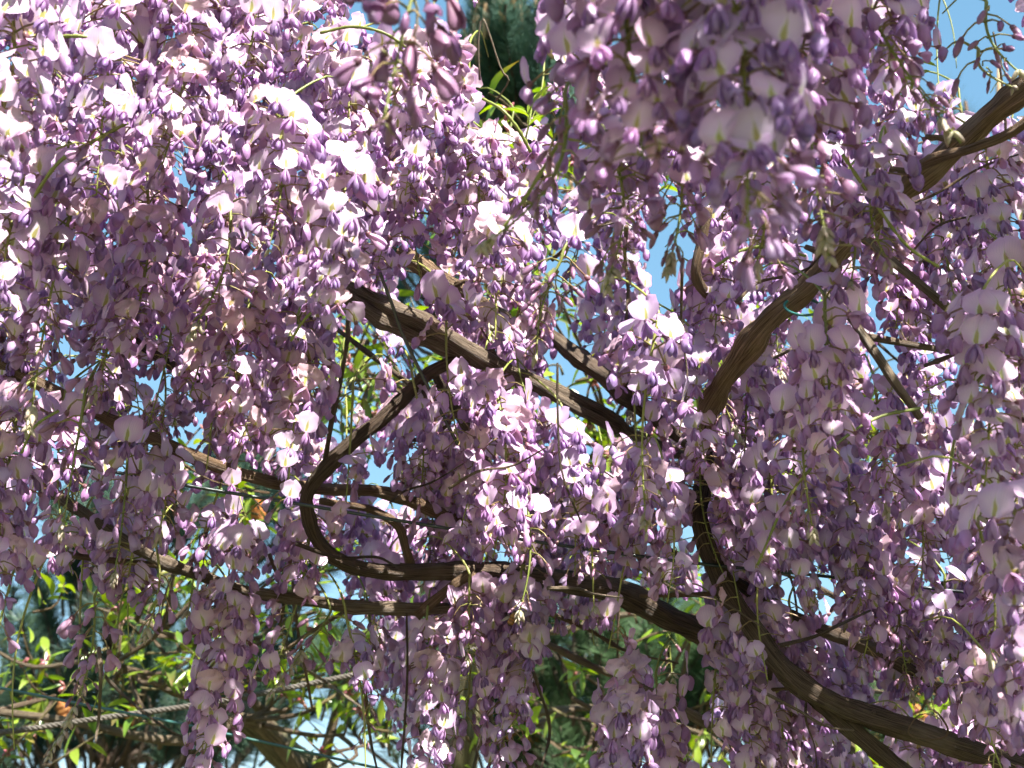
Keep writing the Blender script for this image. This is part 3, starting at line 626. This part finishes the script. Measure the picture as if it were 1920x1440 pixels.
hand(400, 740, 880, 1.3, 'sparse dark-budded cluster under the dark knotted stem', GL, stage=.02, spacing=.006, wilt=0)
for (x, y, y2, d, lab) in ((420, 60, 330, 1.42, 'pale cluster in the gap between the dazzling white and long-stalked sunlit ones'), (440, 250, 470, 1.4, 'lilac cluster behind the bare yellow stalk, left of the white open one'), (290, 200, 440, 1.36, 'half-shaded lilac cluster below the dazzling white one'),
                           (130, 180, 420, 1.34, 'lilac cluster below the half-shaded one near the left edge'), (560, 120, 330, 1.4, 'lilac cluster behind the bright lilac one, toward the long-stalked one'), (720, 300, 500, 1.42, 'shaded cluster between the brightest full one and the ragged wilted one')):
    hand(x, y, y2, d, lab, GS, stage=.7, spacing=.0034, wilt=.15)
# middle
hand(930, 730, 1030, 1.36, 'full lilac cluster with yellow-eyed banners in the centre', GC, stage=.75, spacing=.0034)
hand(1055, 770, 1060, 1.4, 'cluster with round pale banners right of the full centre one', GC, stage=.6, spacing=.0036, lean=20)
hand(990, 960, 1150, 1.34, 'mauve half-open cluster covering the looping stem', GC, stage=.1, spacing=.0042, lean=-20)
hand(1110, 930, 1130, 1.36, 'half-open violet cluster where the wire passes behind', GC, stage=.2, spacing=.0042)
hand(1235, 590, 980, 1.18, 'long cluster with thin yellow-green stalk right of the centre one', GC, stage=.45, spacing=.0052, lean=-40)
hand(1245, 880, 1110, 1.3, 'violet cluster left of the long dark stem', GC, stage=.4, spacing=.0042)
hand(1310, 640, 860, 1.34, 'cluster behind the straight brown stem, banners in the sun', GC, stage=.7)
hand(1330, 480, 640, 1.36, 'shaded cluster at the dark junction of the upright brown stem', GC, stage=.6)
hand(1060, 470, 680, 1.14, 'violet bud cluster slanting across the twin-stranded stem', GC, stage=.05, spacing=.0042, lean=-60, wilt=0)
hand(1400, 770, 960, 1.55, 'sunlit pale cluster behind the long dark stem', GC, stage=.8, spacing=.0036, tint=(.95, .95, 1))
hand(690, 940, 1130, 1.75, 'violet cluster behind the looping stem', GC, stage=.6, spacing=.0036, tint=(.92, .9, 1))
hand(770, 760, 930, 1.65, 'shadowy cluster right of the crooked stem', GC, stage=.3, spacing=.0042, wilt=.3)
# right
hand(1545, 560, 830, 1.08, 'blurred cluster with large pale banners below the straight brown stem', GR, stage=.7, spacing=.0046, lean=-10)
hand(1505, 740, 1000, 1.14, 'lilac cluster with half-open flowers right of the long dark stem', GR, stage=.35, spacing=.0046)
hand(1840, 570, 960, 1.02, 'pale cluster on an arching green stalk near the right edge', GR, stage=.5, spacing=.0042, lean=-60)
hand(1900, 960, 1340, .92, 'near pale pink cluster cut by the right edge', GR, stage=.8, spacing=.0036)
hand(1825, 960, 1230, 1.08, 'mauve cluster with a straight green stalk left of the near pink one', GR, stage=.1, spacing=.0052, wilt=0)
hand(1850, 270, 510, 1.28, 'bright cluster below the sky stem at the right edge', GR, stage=.7, spacing=.0038, tint=(1, 1, 1))
hand(1760, 330, 560, 1.34, 'sunlit cluster left of the bright one under the sky stem', GR, stage=.5)
hand(1890, 480, 760, 1.2, 'shaded bud cluster against the right edge', GR, stage=.15, spacing=.0042)
hand(1640, 720, 960, 1.3, 'cluster under the pale jointed stem with green leaves beside it', GR, stage=.4, spacing=.0046)
hand(1700, 860, 1100, 1.35, 'violet cluster left of the arching green stalk', GR, stage=.4)
hand(1590, 880, 1120, 1.4, 'lilac cluster above the wire at the right', GR, stage=.55)
hand(1600, 1020, 1220, 1.42, 'cluster with one round pale banner just below the wire at the right', GR, stage=.6)
hand(1690, 1060, 1290, 1.42, 'dense mauve cluster hanging over the dark slanting branch', GR, stage=.25, spacing=.0036)
hand(1770, 1080, 1300, 1.4, 'violet cluster between the dark slanting branch and the right edge', GR, stage=.5)
hand(1660, 430, 620, 1.45, 'cluster in the sun behind the short pale lit stem', GR, stage=.6)
hand(1870, 780, 960, 1.15, 'cluster with one glowing white banner near the right edge', GR, stage=.7)
# low
hand(440, 1000, 1140, 1.42, 'small pale cluster sitting on the bowed stem', GB, stage=.8, spacing=.004)
hand(432, 1110, 1460, 1.42, 'big full cluster tapering to purple buds at the lower left', GB, stage=.55, spacing=.0030, lean=-40, wilt=.25, fuzzy=0)
hand(178, 1120, 1390, 1.38, 'sparse cluster with a long furry tip before the rope', GB, stage=.0, spacing=.0062, lean=-55, wilt=0, fuzzy=.38, half=.34)
hand(620, 1150, 1290, 1.44, 'furry unopened cluster leaning down left over the rope', GB, stage=.0, spacing=.0048, lean=-110, wilt=0, fuzzy=.55)
hand(690, 1140, 1370, 1.5, 'sparse dark-budded cluster hanging below the bowed stem', GB, stage=.03, spacing=.0065, wilt=0, fuzzy=0)
hand(800, 1170, 1460, 1.46, 'lilac cluster behind the thin hanging twig at the bottom', GB, stage=.7, spacing=.0038)
hand(965, 1110, 1420, 1.48, 'cluster carrying the bee, low in the centre', GB, stage=.55, spacing=.0036, lean=-20)
hand(880, 1080, 1230, 1.44, 'mauve cluster beside the bee under the looping stem', GB, stage=.3, spacing=.0042)
hand(880, 1290, 1450, 1.46, 'furry bud cluster slanting left at the bottom edge', GB, stage=.0, spacing=.0048, lean=-80, wilt=0, fuzzy=.6)
hand(1185, 1250, 1560, 1.38, 'full pale cluster with round banners at the bottom edge', GB, stage=.85, spacing=.0032)
hand(1230, 1270, 1480, 1.46, 'lilac cluster right behind the full pale one at the bottom edge', GB, stage=.6)
hand(1375, 1170, 1440, 1.42, 'cluster with pale banners and violet buds left of the forked stem', GB, stage=.5, spacing=.0040, lean=10)
hand(1440, 1250, 1460, 1.48, 'violet bud cluster in the angle of the forked stem', GB, stage=.2)
hand(1480, 1130, 1330, 1.5, 'violet cluster behind the upper part of the long dark stem', GB, stage=.5)
hand(1850, 1240, 1440, 1.25, 'cluster over the corner stem near the right edge', GB, stage=.4)
hand(1730, 1390, 1520, 1.5, 'lilac cluster below the corner stem at the bottom edge', GB, stage=.7)
# buds on the twig in the blue sky
for (x, y, y2, lean, lab) in ((1850, 10, 170, 60, 'dark budding sprig against the blue sky at the top right'), (1835, 100, 175, 60, 'short furry sprig below the dark one against the blue sky')):
    hand(x, y, y2, 1.0, lab, 'sprigs against the sky', stage=0, spacing=.006, lean=lean, wilt=0, fuzzy=.2, ped=.02)

# the rest of the vine behind
ZONES = [((-60, 640, 250, 780), 32, 'background clusters at the left'), ((-60, 640, -200, 250), 24, 'background clusters at the upper left'), ((640, 1280, -150, 560), 26, 'background clusters at the top centre'),
         ((640, 1280, 560, 1250), 34, 'background clusters in the centre'), ((1280, 1980, -150, 560), 24, 'background clusters at the upper right'), ((1280, 1980, 560, 1420), 48, 'background clusters at the right'), ((-60, 640, 780, 1150), 13, 'background clusters behind the wire')]
for (x0, x1, y0, y1), cnt, grp in ZONES:
    nx = max(1, round(math.sqrt(cnt*(x1-x0)/(y1-y0)))); ny = math.ceil(cnt/nx)
    for i in range(cnt):
        cx = x0 + (x1-x0)*((i % nx)+R.uniform(0, 1))/nx; cyy = y0 + (y1-y0)*((i//nx)+R.uniform(0, 1))/ny
        d = R.uniform(1.36, 1.9); L = R.uniform(.12, .22); st = R.choice([.3, .5, .65, .8, .9]); wl_ = R.uniform(.05, .4)
        cluster(cx, cyy-60, d, L, fill_label(cx, cyy + L*.4*FPX/d, d, st, wl_, L), grp, lean=R.uniform(-60, 60), stage=st, spacing=R.uniform(.0032, .0042), wilt=wl_)
# green flower shoots without blossom
def shoot(label, pts): 
    P = smooth_path([at(x, y, d) for x, y, d, w in pts], 24); W = [w*.68*d/FPX/2 for x, y, d, w in pts]; mb = MB()
    mb.tube(P, [float(np.interp(i/23*(len(W)-1), range(len(W)), W))*(1+.18*math.sin(i*2.3)) for i in range(24)], 7, (.24, .28, .06), 0, .1, pts[0][0], .02)
    link('green_shoot', mb.mesh('green_shoot', [STALK]), label=label, cat='shoot', group='green shoots among the blossom')
shoot('arching green shoot reaching in from the right edge', [(1950, 655, 1.0, 10), (1880, 672, 1.0, 10), (1830, 720, 1.0, 10), (1795, 800, 1.0, 10), (1775, 920, 1.0, 9)])
shoot('long green shoot bowing left from the pale jointed branch', [(1725, 765, 1.2, 9), (1640, 785, 1.18, 9), (1560, 840, 1.16, 8), (1480, 930, 1.15, 8), (1420, 1060, 1.15, 7)])
shoot('olive shoot slanting down left beside the leafy gap', [(1095, 185, .84, 13), (1040, 280, .84, 12), (985, 370, .84, 11), (945, 425, .84, 9)])
shoot('bright green shoot before the tall pine', [(905, 185, 1.25, 8), (940, 205, 1.24, 9), (970, 240, 1.24, 10), (995, 285, 1.25, 10)])
shoot('spiny green shoot arching under the sky patch at the top', [(600, 62, 1.15, 8), (660, 50, 1.15, 9), (720, 62, 1.15, 9), (770, 95, 1.16, 8)])
shoot('green shoot arching at the top left corner', [(60, 95, 1.05, 10), (100, 72, 1.05, 11), (150, 68, 1.05, 11), (200, 80, 1.06, 10)])
shoot('dark green shoot slanting through the upper left shade', [(240, 230, 1.08, 10), (180, 262, 1.08, 11), (110, 305, 1.08, 11), (50, 390, 1.09, 10)])
shoot('green shoot sloping right before the thick brown branch', [(1580, 290, 1.02, 10), (1640, 380, 1.02, 10), (1700, 460, 1.02, 9), (1760, 500, 1.03, 8)])
shoot('green shoot crossing below the upright brown spur', [(1340, 500, 1.1, 9), (1390, 470, 1.1, 9), (1450, 462, 1.1, 9), (1510, 480, 1.12, 8)])
shoot('thin green shoot curving over the wide faded cluster', [(545, 640, 1.15, 8), (570, 600, 1.15, 8), (600, 575, 1.15, 8), (640, 562, 1.16, 7)])
shoot('short green shoot above the wire at the left', [(40, 850, 1.15, 8), (65, 800, 1.15, 8), (110, 770, 1.15, 8)])

# unseen blossom roof, added overhead and at the right to shade the clusters
mb = MB(); rc = random.Random(77)
def shade_petal(p):
    d = Vector((rc.uniform(-1, 1), rc.uniform(-1, 1), rc.uniform(-1, .6))).normalized(); o = d.orthogonal().normalized(); q = rc.uniform(.018, .030); b = len(mb.v)
    c = lerp((.66, .50, .66), (.38, .22, .46), rc.random()) if rc.random() < .85 else (.14, .22, .03)
    n_ = d.cross(o)*q*.3
    mb.v += [tuple(p), tuple(p + d*q + o*q*.8 + n_), tuple(p + d*2*q), tuple(p + d*q - o*q*.8 + n_)]; mb.c += [c]*4; mb.uv += [(0, 0)]*4; mb.f += [(b, b+1, b+2), (b, b+2, b+3)]; mb.m += [0, 0]
k = 0
while k < 34000:
    x, y = rc.uniform(-2.4, 2.6), rc.uniform(-2.4, 1.7)
    if y > .95 and not (x > .85 and rc.random() < .45): continue
    if -1.0 < x < .42 and y > .50 + .05*math.sin(x*9): continue      # opening shaped to let sun onto the upper left clusters
    lo = max(2.45, 1.78 + .762*y)
    if noise.noise(Vector((x*3.2, y*3.2, 4.0))) > .30: continue
    shade_petal(Vector((x, y, lo + abs(rc.gauss(0, .13))))); k += 1
link('shade_canopy', mb.mesh('shade_canopy', [PETAL]), label='unseen roof of wisteria blossom added overhead to shade the vine', cat='canopy', kind='stuff')

# ------------------------------------------------------------------ bee
bp = at(962, 1156, 1.40); mb = MB()
prof = [(-.0065, .0006, (.02, .015, .01)), (-.0055, .0022, (.02, .015, .01)), (-.0035, .0024, (.10, .06, .03)), (-.0022, .0016, (.30, .17, .05)), (-.0008, .0032, (.42, .22, .05)), (.0010, .0036, (.40, .20, .05)), (.0024, .0022, (.12, .06, .02)),
        (.0036, .0032, (.45, .20, .04)), (.0056, .0036, (.12, .06, .02)), (.0074, .0032, (.42, .20, .05)), (.0090, .0022, (.08, .04, .02)), (.0104, .0004, (.03, .02, .01))]
mb.tube([Vector((0, 0, -s)) for s, _, _ in prof], [r for _, r, _ in prof], 12, [c for *_, c in prof])
for sg in (-1, 1):
    for k in range(3): mb.tube([Vector((sg*.002, -.001, .001-k*.001)), Vector((sg*.006, -.004, .002-k*.002)), Vector((sg*.007, -.007, -.002-k*.002))], [.0004, .0003, .0002], 4, (.02, .015, .01))
bee = link('bee', mb.mesh('bee', [BUGM]), label='small orange-brown bee visiting a low centre cluster', cat='bee', mw=Matrix.Translation(bp) @ Matrix.Rotation(.4, 4, 'Y'))
for sg in (-1, 1):
    mb = MB(); mb.grid(lambda a, b: (Vector((sg*(.002 + .008*b), .0035, -.010*b*.8 + (a-.5)*.005*math.sin(math.pi*(.1+.85*b)))), (.5, .45, .4)), 3, 5)
    link('wing', mb.mesh('wing', [LEAF]), bee)

# ------------------------------------------------------------------ leaves
def leaf_mesh(seed, L, W, col, tipcol, droop, fold):
    rnd = random.Random(seed); mb = MB(); tw = rnd.uniform(-.6, .6); sd = rnd.uniform(-.5, .5)
    def fn(a, b):
        w = W*.5*(math.sin(math.pi*(.02+.97*b)**.85)**.9); y = (a-.5)*2*w
        z = -droop*L*b*b + fold*abs(y) + tw*y*b + .0006*math.sin(b*22+a*3)
        return Vector((L*(b-.1*droop*b*b), y + sd*L*.15*b*b, z)), lerp(col, tipcol, b**2*.8)
    mb.grid(fn, 2, 6, 0)
    return mb.mesh('leaf', [LEAF])
GR1 = (.20, .31, .03); GR2 = (.30, .40, .04); GR3 = (.11, .21, .03); RED = (.30, .16, .05)
LEAVES = [leaf_mesh(i, 1, .20 + .05*(i % 4), [GR1, GR2, GR3, GR2][i % 4], [GR1, GR2, RED, GR2, GR1][i % 5], .05 + .16*(i % 4), .15 + .3*(i % 3)) for i in range(14)]
def peach_shoot(parent, p, direction, L, nleaf, size, rnd, budget, bulk, twigmb, blossoms):
    d = direction.normalized(); q = p + d*L; mid = p + d*L*.5 + Vector((rnd.uniform(-.02, .02), rnd.uniform(-.02, .02), rnd.uniform(-.02, .02)))
    twigmb.tube(smooth_path([p, mid, q], 6), [.0028, .0026, .0023, .0020, .0016, .0012], 5, lerp((.20, .12, .07), (.28, .24, .10), rnd.random()))
    for i in range(nleaf):
        t = .15 + .85*(i+.5)/nleaf; a = i*2.4 + rnd.uniform(-.5, .5)
        o1 = d.orthogonal().normalized(); o2 = d.cross(o1); out = (o1*math.cos(a) + o2*math.sin(a) + d*rnd.uniform(.2, 1.1) + Vector((0, 0, rnd.uniform(-.35, .3)))).normalized()
        M = Matrix.Translation(p.lerp(q, t)) @ out.to_track_quat('X', 'Z').to_matrix().to_4x4() @ Matrix.Rotation(rnd.uniform(-.9, .9), 4, 'X') @ Matrix.Scale(size*rnd.uniform(.55, 1.15), 4)
        me = rnd.choice(LEAVES)
        if budget[0] > 0:
            budget[0] -= 1; o = link('leaf', me, parent, mw=M)
        else: bulk.append((me, M))
    if rnd.random() < .3:
        b = p.lerp(q, rnd.uniform(.3, .9)); blossoms.append(b)
def peach_tree(label, trunk, limbs, spots, seed, size=.058, budget=300):
    """trunk: world points; limbs: lists of (px, py, depth, width px); spots: (px, py, depth, spread px, shoots)"""
    rnd = random.Random(seed); root = link('fruit_tree', None, label=label, cat='tree', group='fruit trees behind the vine', mw=Matrix.Translation((trunk[0].x, trunk[0].y, 0)))
    off = Matrix.Translation((-trunk[0].x, -trunk[0].y, 0)); to = lambda p: off @ p
    mb = MB(); P = smooth_path([to(p) for p in trunk], 24); mb.tube(P, [.062 - .034*i/23 for i in range(24)], 12, (.20, .18, .10), 0, .12, seed, .2)
    link('trunk', mb.mesh('trunk', [BARK]), root)
    ends = []
    for lb in limbs:
        Q = [to(at(x, y, d)) for x, y, d, w in lb]; near = min(P[6:], key=lambda p: (p-Q[0]).length)
        pp = smooth_path([near]+Q, 20); ww = [lb[0][3]*lb[0][2]/FPX*.32] + [w*d/FPX*.32 for *_, d, w in lb]
        rr = [float(np.interp(i/19*(len(ww)-1), range(len(ww)), ww)) for i in range(20)]
        m2 = MB(); m2.tube(pp, rr, 9, (.22, .17, .11), 0, .14, rnd.uniform(0, 50), .15); link('limb', m2.mesh('limb', [BARK]), root); ends += pp[6:]
    ends += P[10:]
    left = [budget]; bulk = []; tw = MB(); bl = []
    for x, y, d, sp, k in spots:
        for _ in range(max(1, int(k*.75))):
            p = to(at(x + rnd.gauss(0, sp*.5), y + rnd.gauss(0, sp*.45), d + rnd.uniform(-.25, .25)))
            e = min(ends, key=lambda q: (q-p).length)
            if rnd.random() < .45: tw.tube(smooth_path([e, e.lerp(p, .5)+Vector((rnd.uniform(-.05, .05), 0, rnd.uniform(-.06, .02))), p], 8), [.006-.0004*i for i in range(8)], 6, (.20, .14, .09))
            peach_shoot(root, p, Vector((rnd.uniform(-1, 1), rnd.uniform(-1, .4), rnd.uniform(-.3, 1.0))), rnd.uniform(.06, .18), rnd.randint(4, 8), size, rnd, left, bulk, tw, bl)
    link('twigs', tw.mesh('twigs', [BARK]), root, kind='stuff')
    if bulk:
        V = []; F = []; C = []; U = []
        cache = {}
        for me, M in bulk:
            if me.name not in cache:
                cache[me.name] = ([v.co.copy() for v in me.vertices], [tuple(f.vertices) for f in me.polygons], [tuple(c.color[:3]) for c in me.color_attributes['Col'].data])
            vs, fs, cs = cache[me.name]; b = len(V); k = rnd.uniform(.8, 1.25)
            V += [tuple(M @ v) for v in vs]; F += [tuple(i+b for i in f) for f in fs]; C += [tuple(x*k for x in c) for c in cs]
        m3 = MB(); m3.v = V; m3.f = F; m3.c = C; m3.uv = [(0, 0)]*len(V); m3.m = [0]*len(F)
        link('foliage', m3.mesh('foliage', [LEAF]), root, kind='stuff')
    for b in bl:
        m4 = MB()
        for k in range(6):
            dv = Vector((rnd.uniform(-1, 1), rnd.uniform(-1, 1), rnd.uniform(-1, 1))).normalized()
            m4.tube([b, b+dv*.008, b+dv*.016], [.001, .0035, .0012], 5, lerp((.45, .06, .08), (.40, .18, .08), rnd.random()))
        link('spent_blossom', m4.mesh('spent_blossom', [PETAL]), root)
    return root
peach_tree('leafy fruit tree filling the lower left behind the rope', [Vector((-.20, 3.3, -.1)), Vector((-.22, 3.25, .9)), at(640, 1560, 3.2), at(540, 1420, 3.15), at(440, 1330, 3.1)],
           [[(560, 1440, 3.1, 52), (470, 1350, 3.0, 44), (330, 1390, 2.9, 30), (120, 1350, 2.8, 24), (-60, 1330, 2.8, 18)], [(520, 1380, 3.1, 34), (420, 1250, 3.0, 24), (300, 1180, 2.9, 16), (180, 1140, 2.9, 10)],
            [(330, 1300, 2.9, 22), (200, 1240, 2.8, 16), (60, 1250, 2.8, 12), (-40, 1200, 2.8, 10)], [(600, 1440, 3.1, 36), (640, 1300, 3.1, 24), (700, 1160, 3.1, 16), (680, 900, 3.1, 12), (690, 640, 3.1, 9)]],
           [(70, 1270, 2.75, 120, 12), (230, 1210, 2.8, 130, 15), (330, 1130, 2.85, 90, 12), (420, 1240, 2.9, 120, 12), (570, 1190, 2.9, 110, 16), (560, 1330, 2.9, 120, 16), (70, 1410, 2.8, 110, 6), (300, 1330, 2.8, 120, 5),
            (690, 700, 2.7, 80, 24), (660, 830, 2.7, 70, 12), (480, 960, 2.8, 80, 8), (640, 1080, 2.8, 70, 8), (340, 640, 2.8, 60, 8), (820, 760, 2.8, 60, 8), (290, 900, 2.8, 60, 4), (650, 1420, 2.9, 90, 9), (80, 1060, 2.9, 50, 2)], 5)
peach_tree('leafy fruit tree with the greenish trunk low in the centre', [Vector((-.13, 4.0, -.1)), at(845, 1640, 3.6), at(865, 1420, 3.6), at(880, 1260, 3.6), at(890, 1120, 3.6)],
           [[(880, 1240, 3.6, 60), (960, 1150, 3.5, 36), (1080, 1050, 3.4, 24), (1130, 850, 3.3, 14)], [(880, 1400, 3.6, 36), (1000, 1340, 3.4, 22), (1160, 1330, 3.3, 18), (1330, 1380, 3.3, 14)],
            [(900, 1200, 3.6, 30), (1060, 1180, 3.5, 22), (1220, 1150, 3.4, 16), (1380, 1220, 3.4, 12), (1600, 1300, 3.4, 9)], [(880, 1180, 3.6, 40), (900, 900, 3.5, 24), (980, 500, 3.4, 16), (990, 250, 3.3, 9)]],
           [(1130, 850, 2.7, 70, 20), (1000, 780, 2.4, 330, 22), (1500, 780, 2.4, 380, 26), (1050, 380, 2.4, 200, 10), (1010, 600, 2.8, 80, 10), (1240, 700, 2.8, 80, 8), (1530, 620, 2.8, 90, 8), (1500, 900, 2.8, 90, 8), (1200, 1160, 3.0, 100, 16), (1080, 1200, 3.1, 90, 7), (1070, 1380, 3.0, 90, 9), (880, 1360, 3.1, 90, 8), (1300, 1420, 3.0, 80, 7), (1330, 1150, 3.1, 60, 6), (1560, 1380, 3.0, 140, 9), (1790, 1330, 3.0, 90, 10),
            (1640, 850, 2.7, 60, 12), (990, 240, 2.2, 25, 4), (1390, 680, 2.7, 60, 10), (1720, 1430, 3.0, 90, 5), (1420, 1000, 2.8, 80, 9), (900, 1010, 3.1, 60, 6)], 9, budget=260)

# ------------------------------------------------------------------ pines far behind
def pine(label, foot, top, tufts, seed, col, tuft_len=.34, needles=330, ncone=0, candles=0):
    """tufts: (px, py, depth, rx px, ry px, count)"""
    rnd = random.Random(seed); root = link('pine_tree', None, label=label, cat='tree', group='pines behind the garden', mw=Matrix.Translation((foot.x, foot.y, 0)))
    off = Vector((foot.x, foot.y, 0)); P = smooth_path([foot-off, (foot*.5+top*.5)-off+Vector((.08, 0, 0)), top-off], 30)
    mb = MB(); mb.tube(P, [.075 - .065*i/29 for i in range(30)], 10, (.22, .13, .08), 0, .1, seed, .4); link('trunk', mb.mesh('trunk', [BARK]), root)
    lm = MB(); nm = MB(); cones = []
    for x, y, d, rx, ry, cnt in tufts:
        for _ in range(int(cnt*1.6)):
            a = rnd.uniform(0, 6.28); r = math.sqrt(rnd.random())
            p = at(x + rx*r*math.cos(a), y + ry*r*math.sin(a), d + rnd.uniform(-.8, .8)) - off
            e = min(P, key=lambda q: (q - p - Vector((0, 0, -.5))).length)
            out = Vector((p.x-e.x, p.y-e.y, 0)); out = out.normalized() if out.length > .01 else Vector((1, 0, 0))
            dr = (out*rnd.uniform(.1, .8) + Vector((rnd.uniform(-.3, .3), rnd.uniform(-.3, .3), rnd.uniform(.3, 1.1)))).normalized(); q = p + dr*tuft_len
            if rnd.random() < .3: lm.tube(smooth_path([e, e.lerp(p, .6)+Vector((0, 0, -.12)), p, q], 9), [.018, .016, .014, .012, .011, .010, .009, .008, .006], 5, (.10, .07, .05))
            else: lm.tube([p - dr*.3 + Vector((0, 0, -.05)), p, q], [.010, .008, .005], 5, (.10, .07, .05))
            o1 = dr.orthogonal().normalized(); o2 = dr.cross(o1)
            for k in range(needles):
                t = (k+rnd.random())/needles; c = p + dr*(tuft_len*t); an = rnd.uniform(0, 6.28)
                nd = ((o1*math.cos(an)+o2*math.sin(an)) + dr*rnd.uniform(.35, 1.2)).normalized(); L = rnd.uniform(.09, .16); sd = nd.cross(Vector((rnd.uniform(-1, 1), rnd.uniform(-1, 1), rnd.uniform(-1, 1))))*.0001 + nd.orthogonal().normalized()*.0028
                cc = lerp(col, (.16, .24, .10), rnd.random()*.35); b = len(nm.v)
                nm.v += [tuple(c+sd), tuple(c-sd), tuple(c+nd*L+Vector((0, 0, -.012)))]; nm.c += [cc]*3; nm.uv += [(0, 0)]*3; nm.f.append((b, b+1, b+2)); nm.m.append(0)
            if rnd.random() < candles:
                h = rnd.uniform(.18, .45); m = MB(); m.tube([q, q+Vector((rnd.uniform(-.02, .02), 0, h*.5)), q+Vector((rnd.uniform(-.03, .03), 0, h))], [.016, .017, .008], 7, (.46, .30, .16), 0, .12, rnd.uniform(0, 9), .05)
                link('candle', m.mesh('candle', [CONE]), root)
            cones.append(p)
    link('limbs', lm.mesh('limbs', [BARK]), root, kind='stuff'); link('crown', nm.mesh('crown', [NEEDLE]), root, kind='stuff')
    rnd.shuffle(cones)
    if ncone:
        m = MB()
        for j in range(10):
            t = j/9; m.tube([Vector((0, 0, t*.13-.005)), Vector((0, 0, t*.13+.005)), Vector((0, 0, t*.13+.014))], [.012, (.045)*math.sin(math.pi*(.12+.80*t))**.8+.006, .010], 9, lerp((.55, .24, .07), (.42, .16, .05), j % 2), 0, .35, j*3.3, .05)
        me = m.mesh('cone', [CONE])
        for p in cones[:ncone]: link('cone', me, root, mw=Matrix.Translation(p + Vector((rnd.uniform(-.1, .1), -.15, rnd.uniform(-.1, .1)))) @ Euler((rnd.uniform(-.5, .5), rnd.uniform(-.5, .5), 0)).to_matrix().to_4x4() @ Matrix.Scale(.8, 4))
    return root
PB = (.016, .045, .042); PG = (.035, .075, .03)
def foot_of(px, d): p = at(px, 720, d); return Vector((p.x, p.y, -.1))
pine('dark pine at the lower left behind the fruit tree', foot_of(215, 7.5), at(240, 880, 7.5), [(190, 1080, 7.2, 110, 90, 20), (280, 1000, 7.4, 70, 60, 8), (430, 950, 7.6, 60, 60, 10), (150, 1250, 7.2, 150, 90, 18), (300, 1390, 7.3, 190, 70, 34), (480, 1330, 7.4, 120, 120, 12), (520, 1060, 7.4, 80, 90, 8), (60, 1400, 7.2, 90, 60, 14)], 21, PB, ncone=6)
pine('tall pine with upright candles against the sky at the top', foot_of(965, 7.0), at(965, 30, 7.0), [(950, 190, 7.0, 50, 90, 34), (985, 230, 7.0, 70, 50, 22), (940, 110, 7.0, 30, 70, 14), (1000, 150, 7.0, 50, 90, 18), (1140, 240, 7.2, 120, 90, 10), (800, 560, 7.2, 120, 90, 12), (960, 400, 7.2, 150, 120, 10)], 22, (.075, .16, .13), candles=.45)
pine('broad pine low in the centre with orange cones', foot_of(1130, 6.5), at(1100, 1000, 6.5), [(1080, 1260, 6.3, 120, 70, 20), (1060, 1400, 6.3, 140, 90, 26), (900, 1250, 6.5, 110, 90, 16), (760, 1330, 6.8, 120, 110, 10), (1280, 1330, 6.3, 120, 120, 26), (1170, 1180, 6.4, 120, 70, 12)], 23, PG, ncone=12)
pine('hazy green pine behind the corner stem', foot_of(1600, 6.8), at(1600, 1050, 6.8), [(1430, 1330, 6.6, 130, 110, 22), (1600, 1400, 6.6, 130, 80, 22), (1740, 1330, 6.8, 110, 110, 12), (1850, 1400, 6.8, 100, 80, 6)], 24, PG, ncone=14)
pine('small pine top showing past the sky stem', foot_of(1830, 7.5), at(1810, 190, 7.5), [(1800, 310, 7.5, 50, 30, 6), (1840, 340, 7.5, 80, 40, 8)], 25, PB, candles=.3)

# ------------------------------------------------------------------ young wisteria leaves
def spray(label, p, leaves):
    root = link('leaf_spray', None, label=label, cat='leaves', group='young leaves among the blossom', mw=Matrix.Translation(p)); rnd = random.Random(label)
    mb = MB(); mb.tube([Vector((0, 0, 0)), Vector((.004, 0, .018)), Vector((.006, 0, .034))], [.0012, .001, .0006], 5, (.22, .28, .06)); link('stem', mb.mesh('stem', [STALK]), root)
    for yaw, pit, L in leaves:
        M = Matrix.Translation((.003, 0, rnd.uniform(.004, .03))) @ Matrix.Rotation(yaw, 4, 'Z') @ Matrix.Rotation(-pit, 4, 'Y') @ Matrix.Rotation(rnd.uniform(-1, 1), 4, 'X') @ Matrix.Scale(L, 4)
        link('leaf', LEAVES[[1, 3, 5, 9][rnd.randrange(4)]], root, mw=M)
spray('fresh green leaf spray before the tall pine', at(985, 262, 1.3), [(.3, 1.2, .045), (2.6, .9, .03), (-.5, .5, .035), (3.6, .2, .03), (1.0, 1.4, .04)])
spray('small green leaf pair lit against the blue sky', at(1708, 172, 1.05), [(.2, 1.1, .020), (.1, .6, .022), (2.8, .8, .012)])
spray('two broad bright green leaves below the pale jointed branch', at(1625, 820, 1.34), [(.1, .3, .040), (-.4, -.2, .042), (.5, .9, .025)])
spray('pale green leaves in the half shade below the bare yellow stalk', at(395, 575, 1.3), [(.2, .5, .03), (2.9, .2, .03), (1.2, .9, .02)])
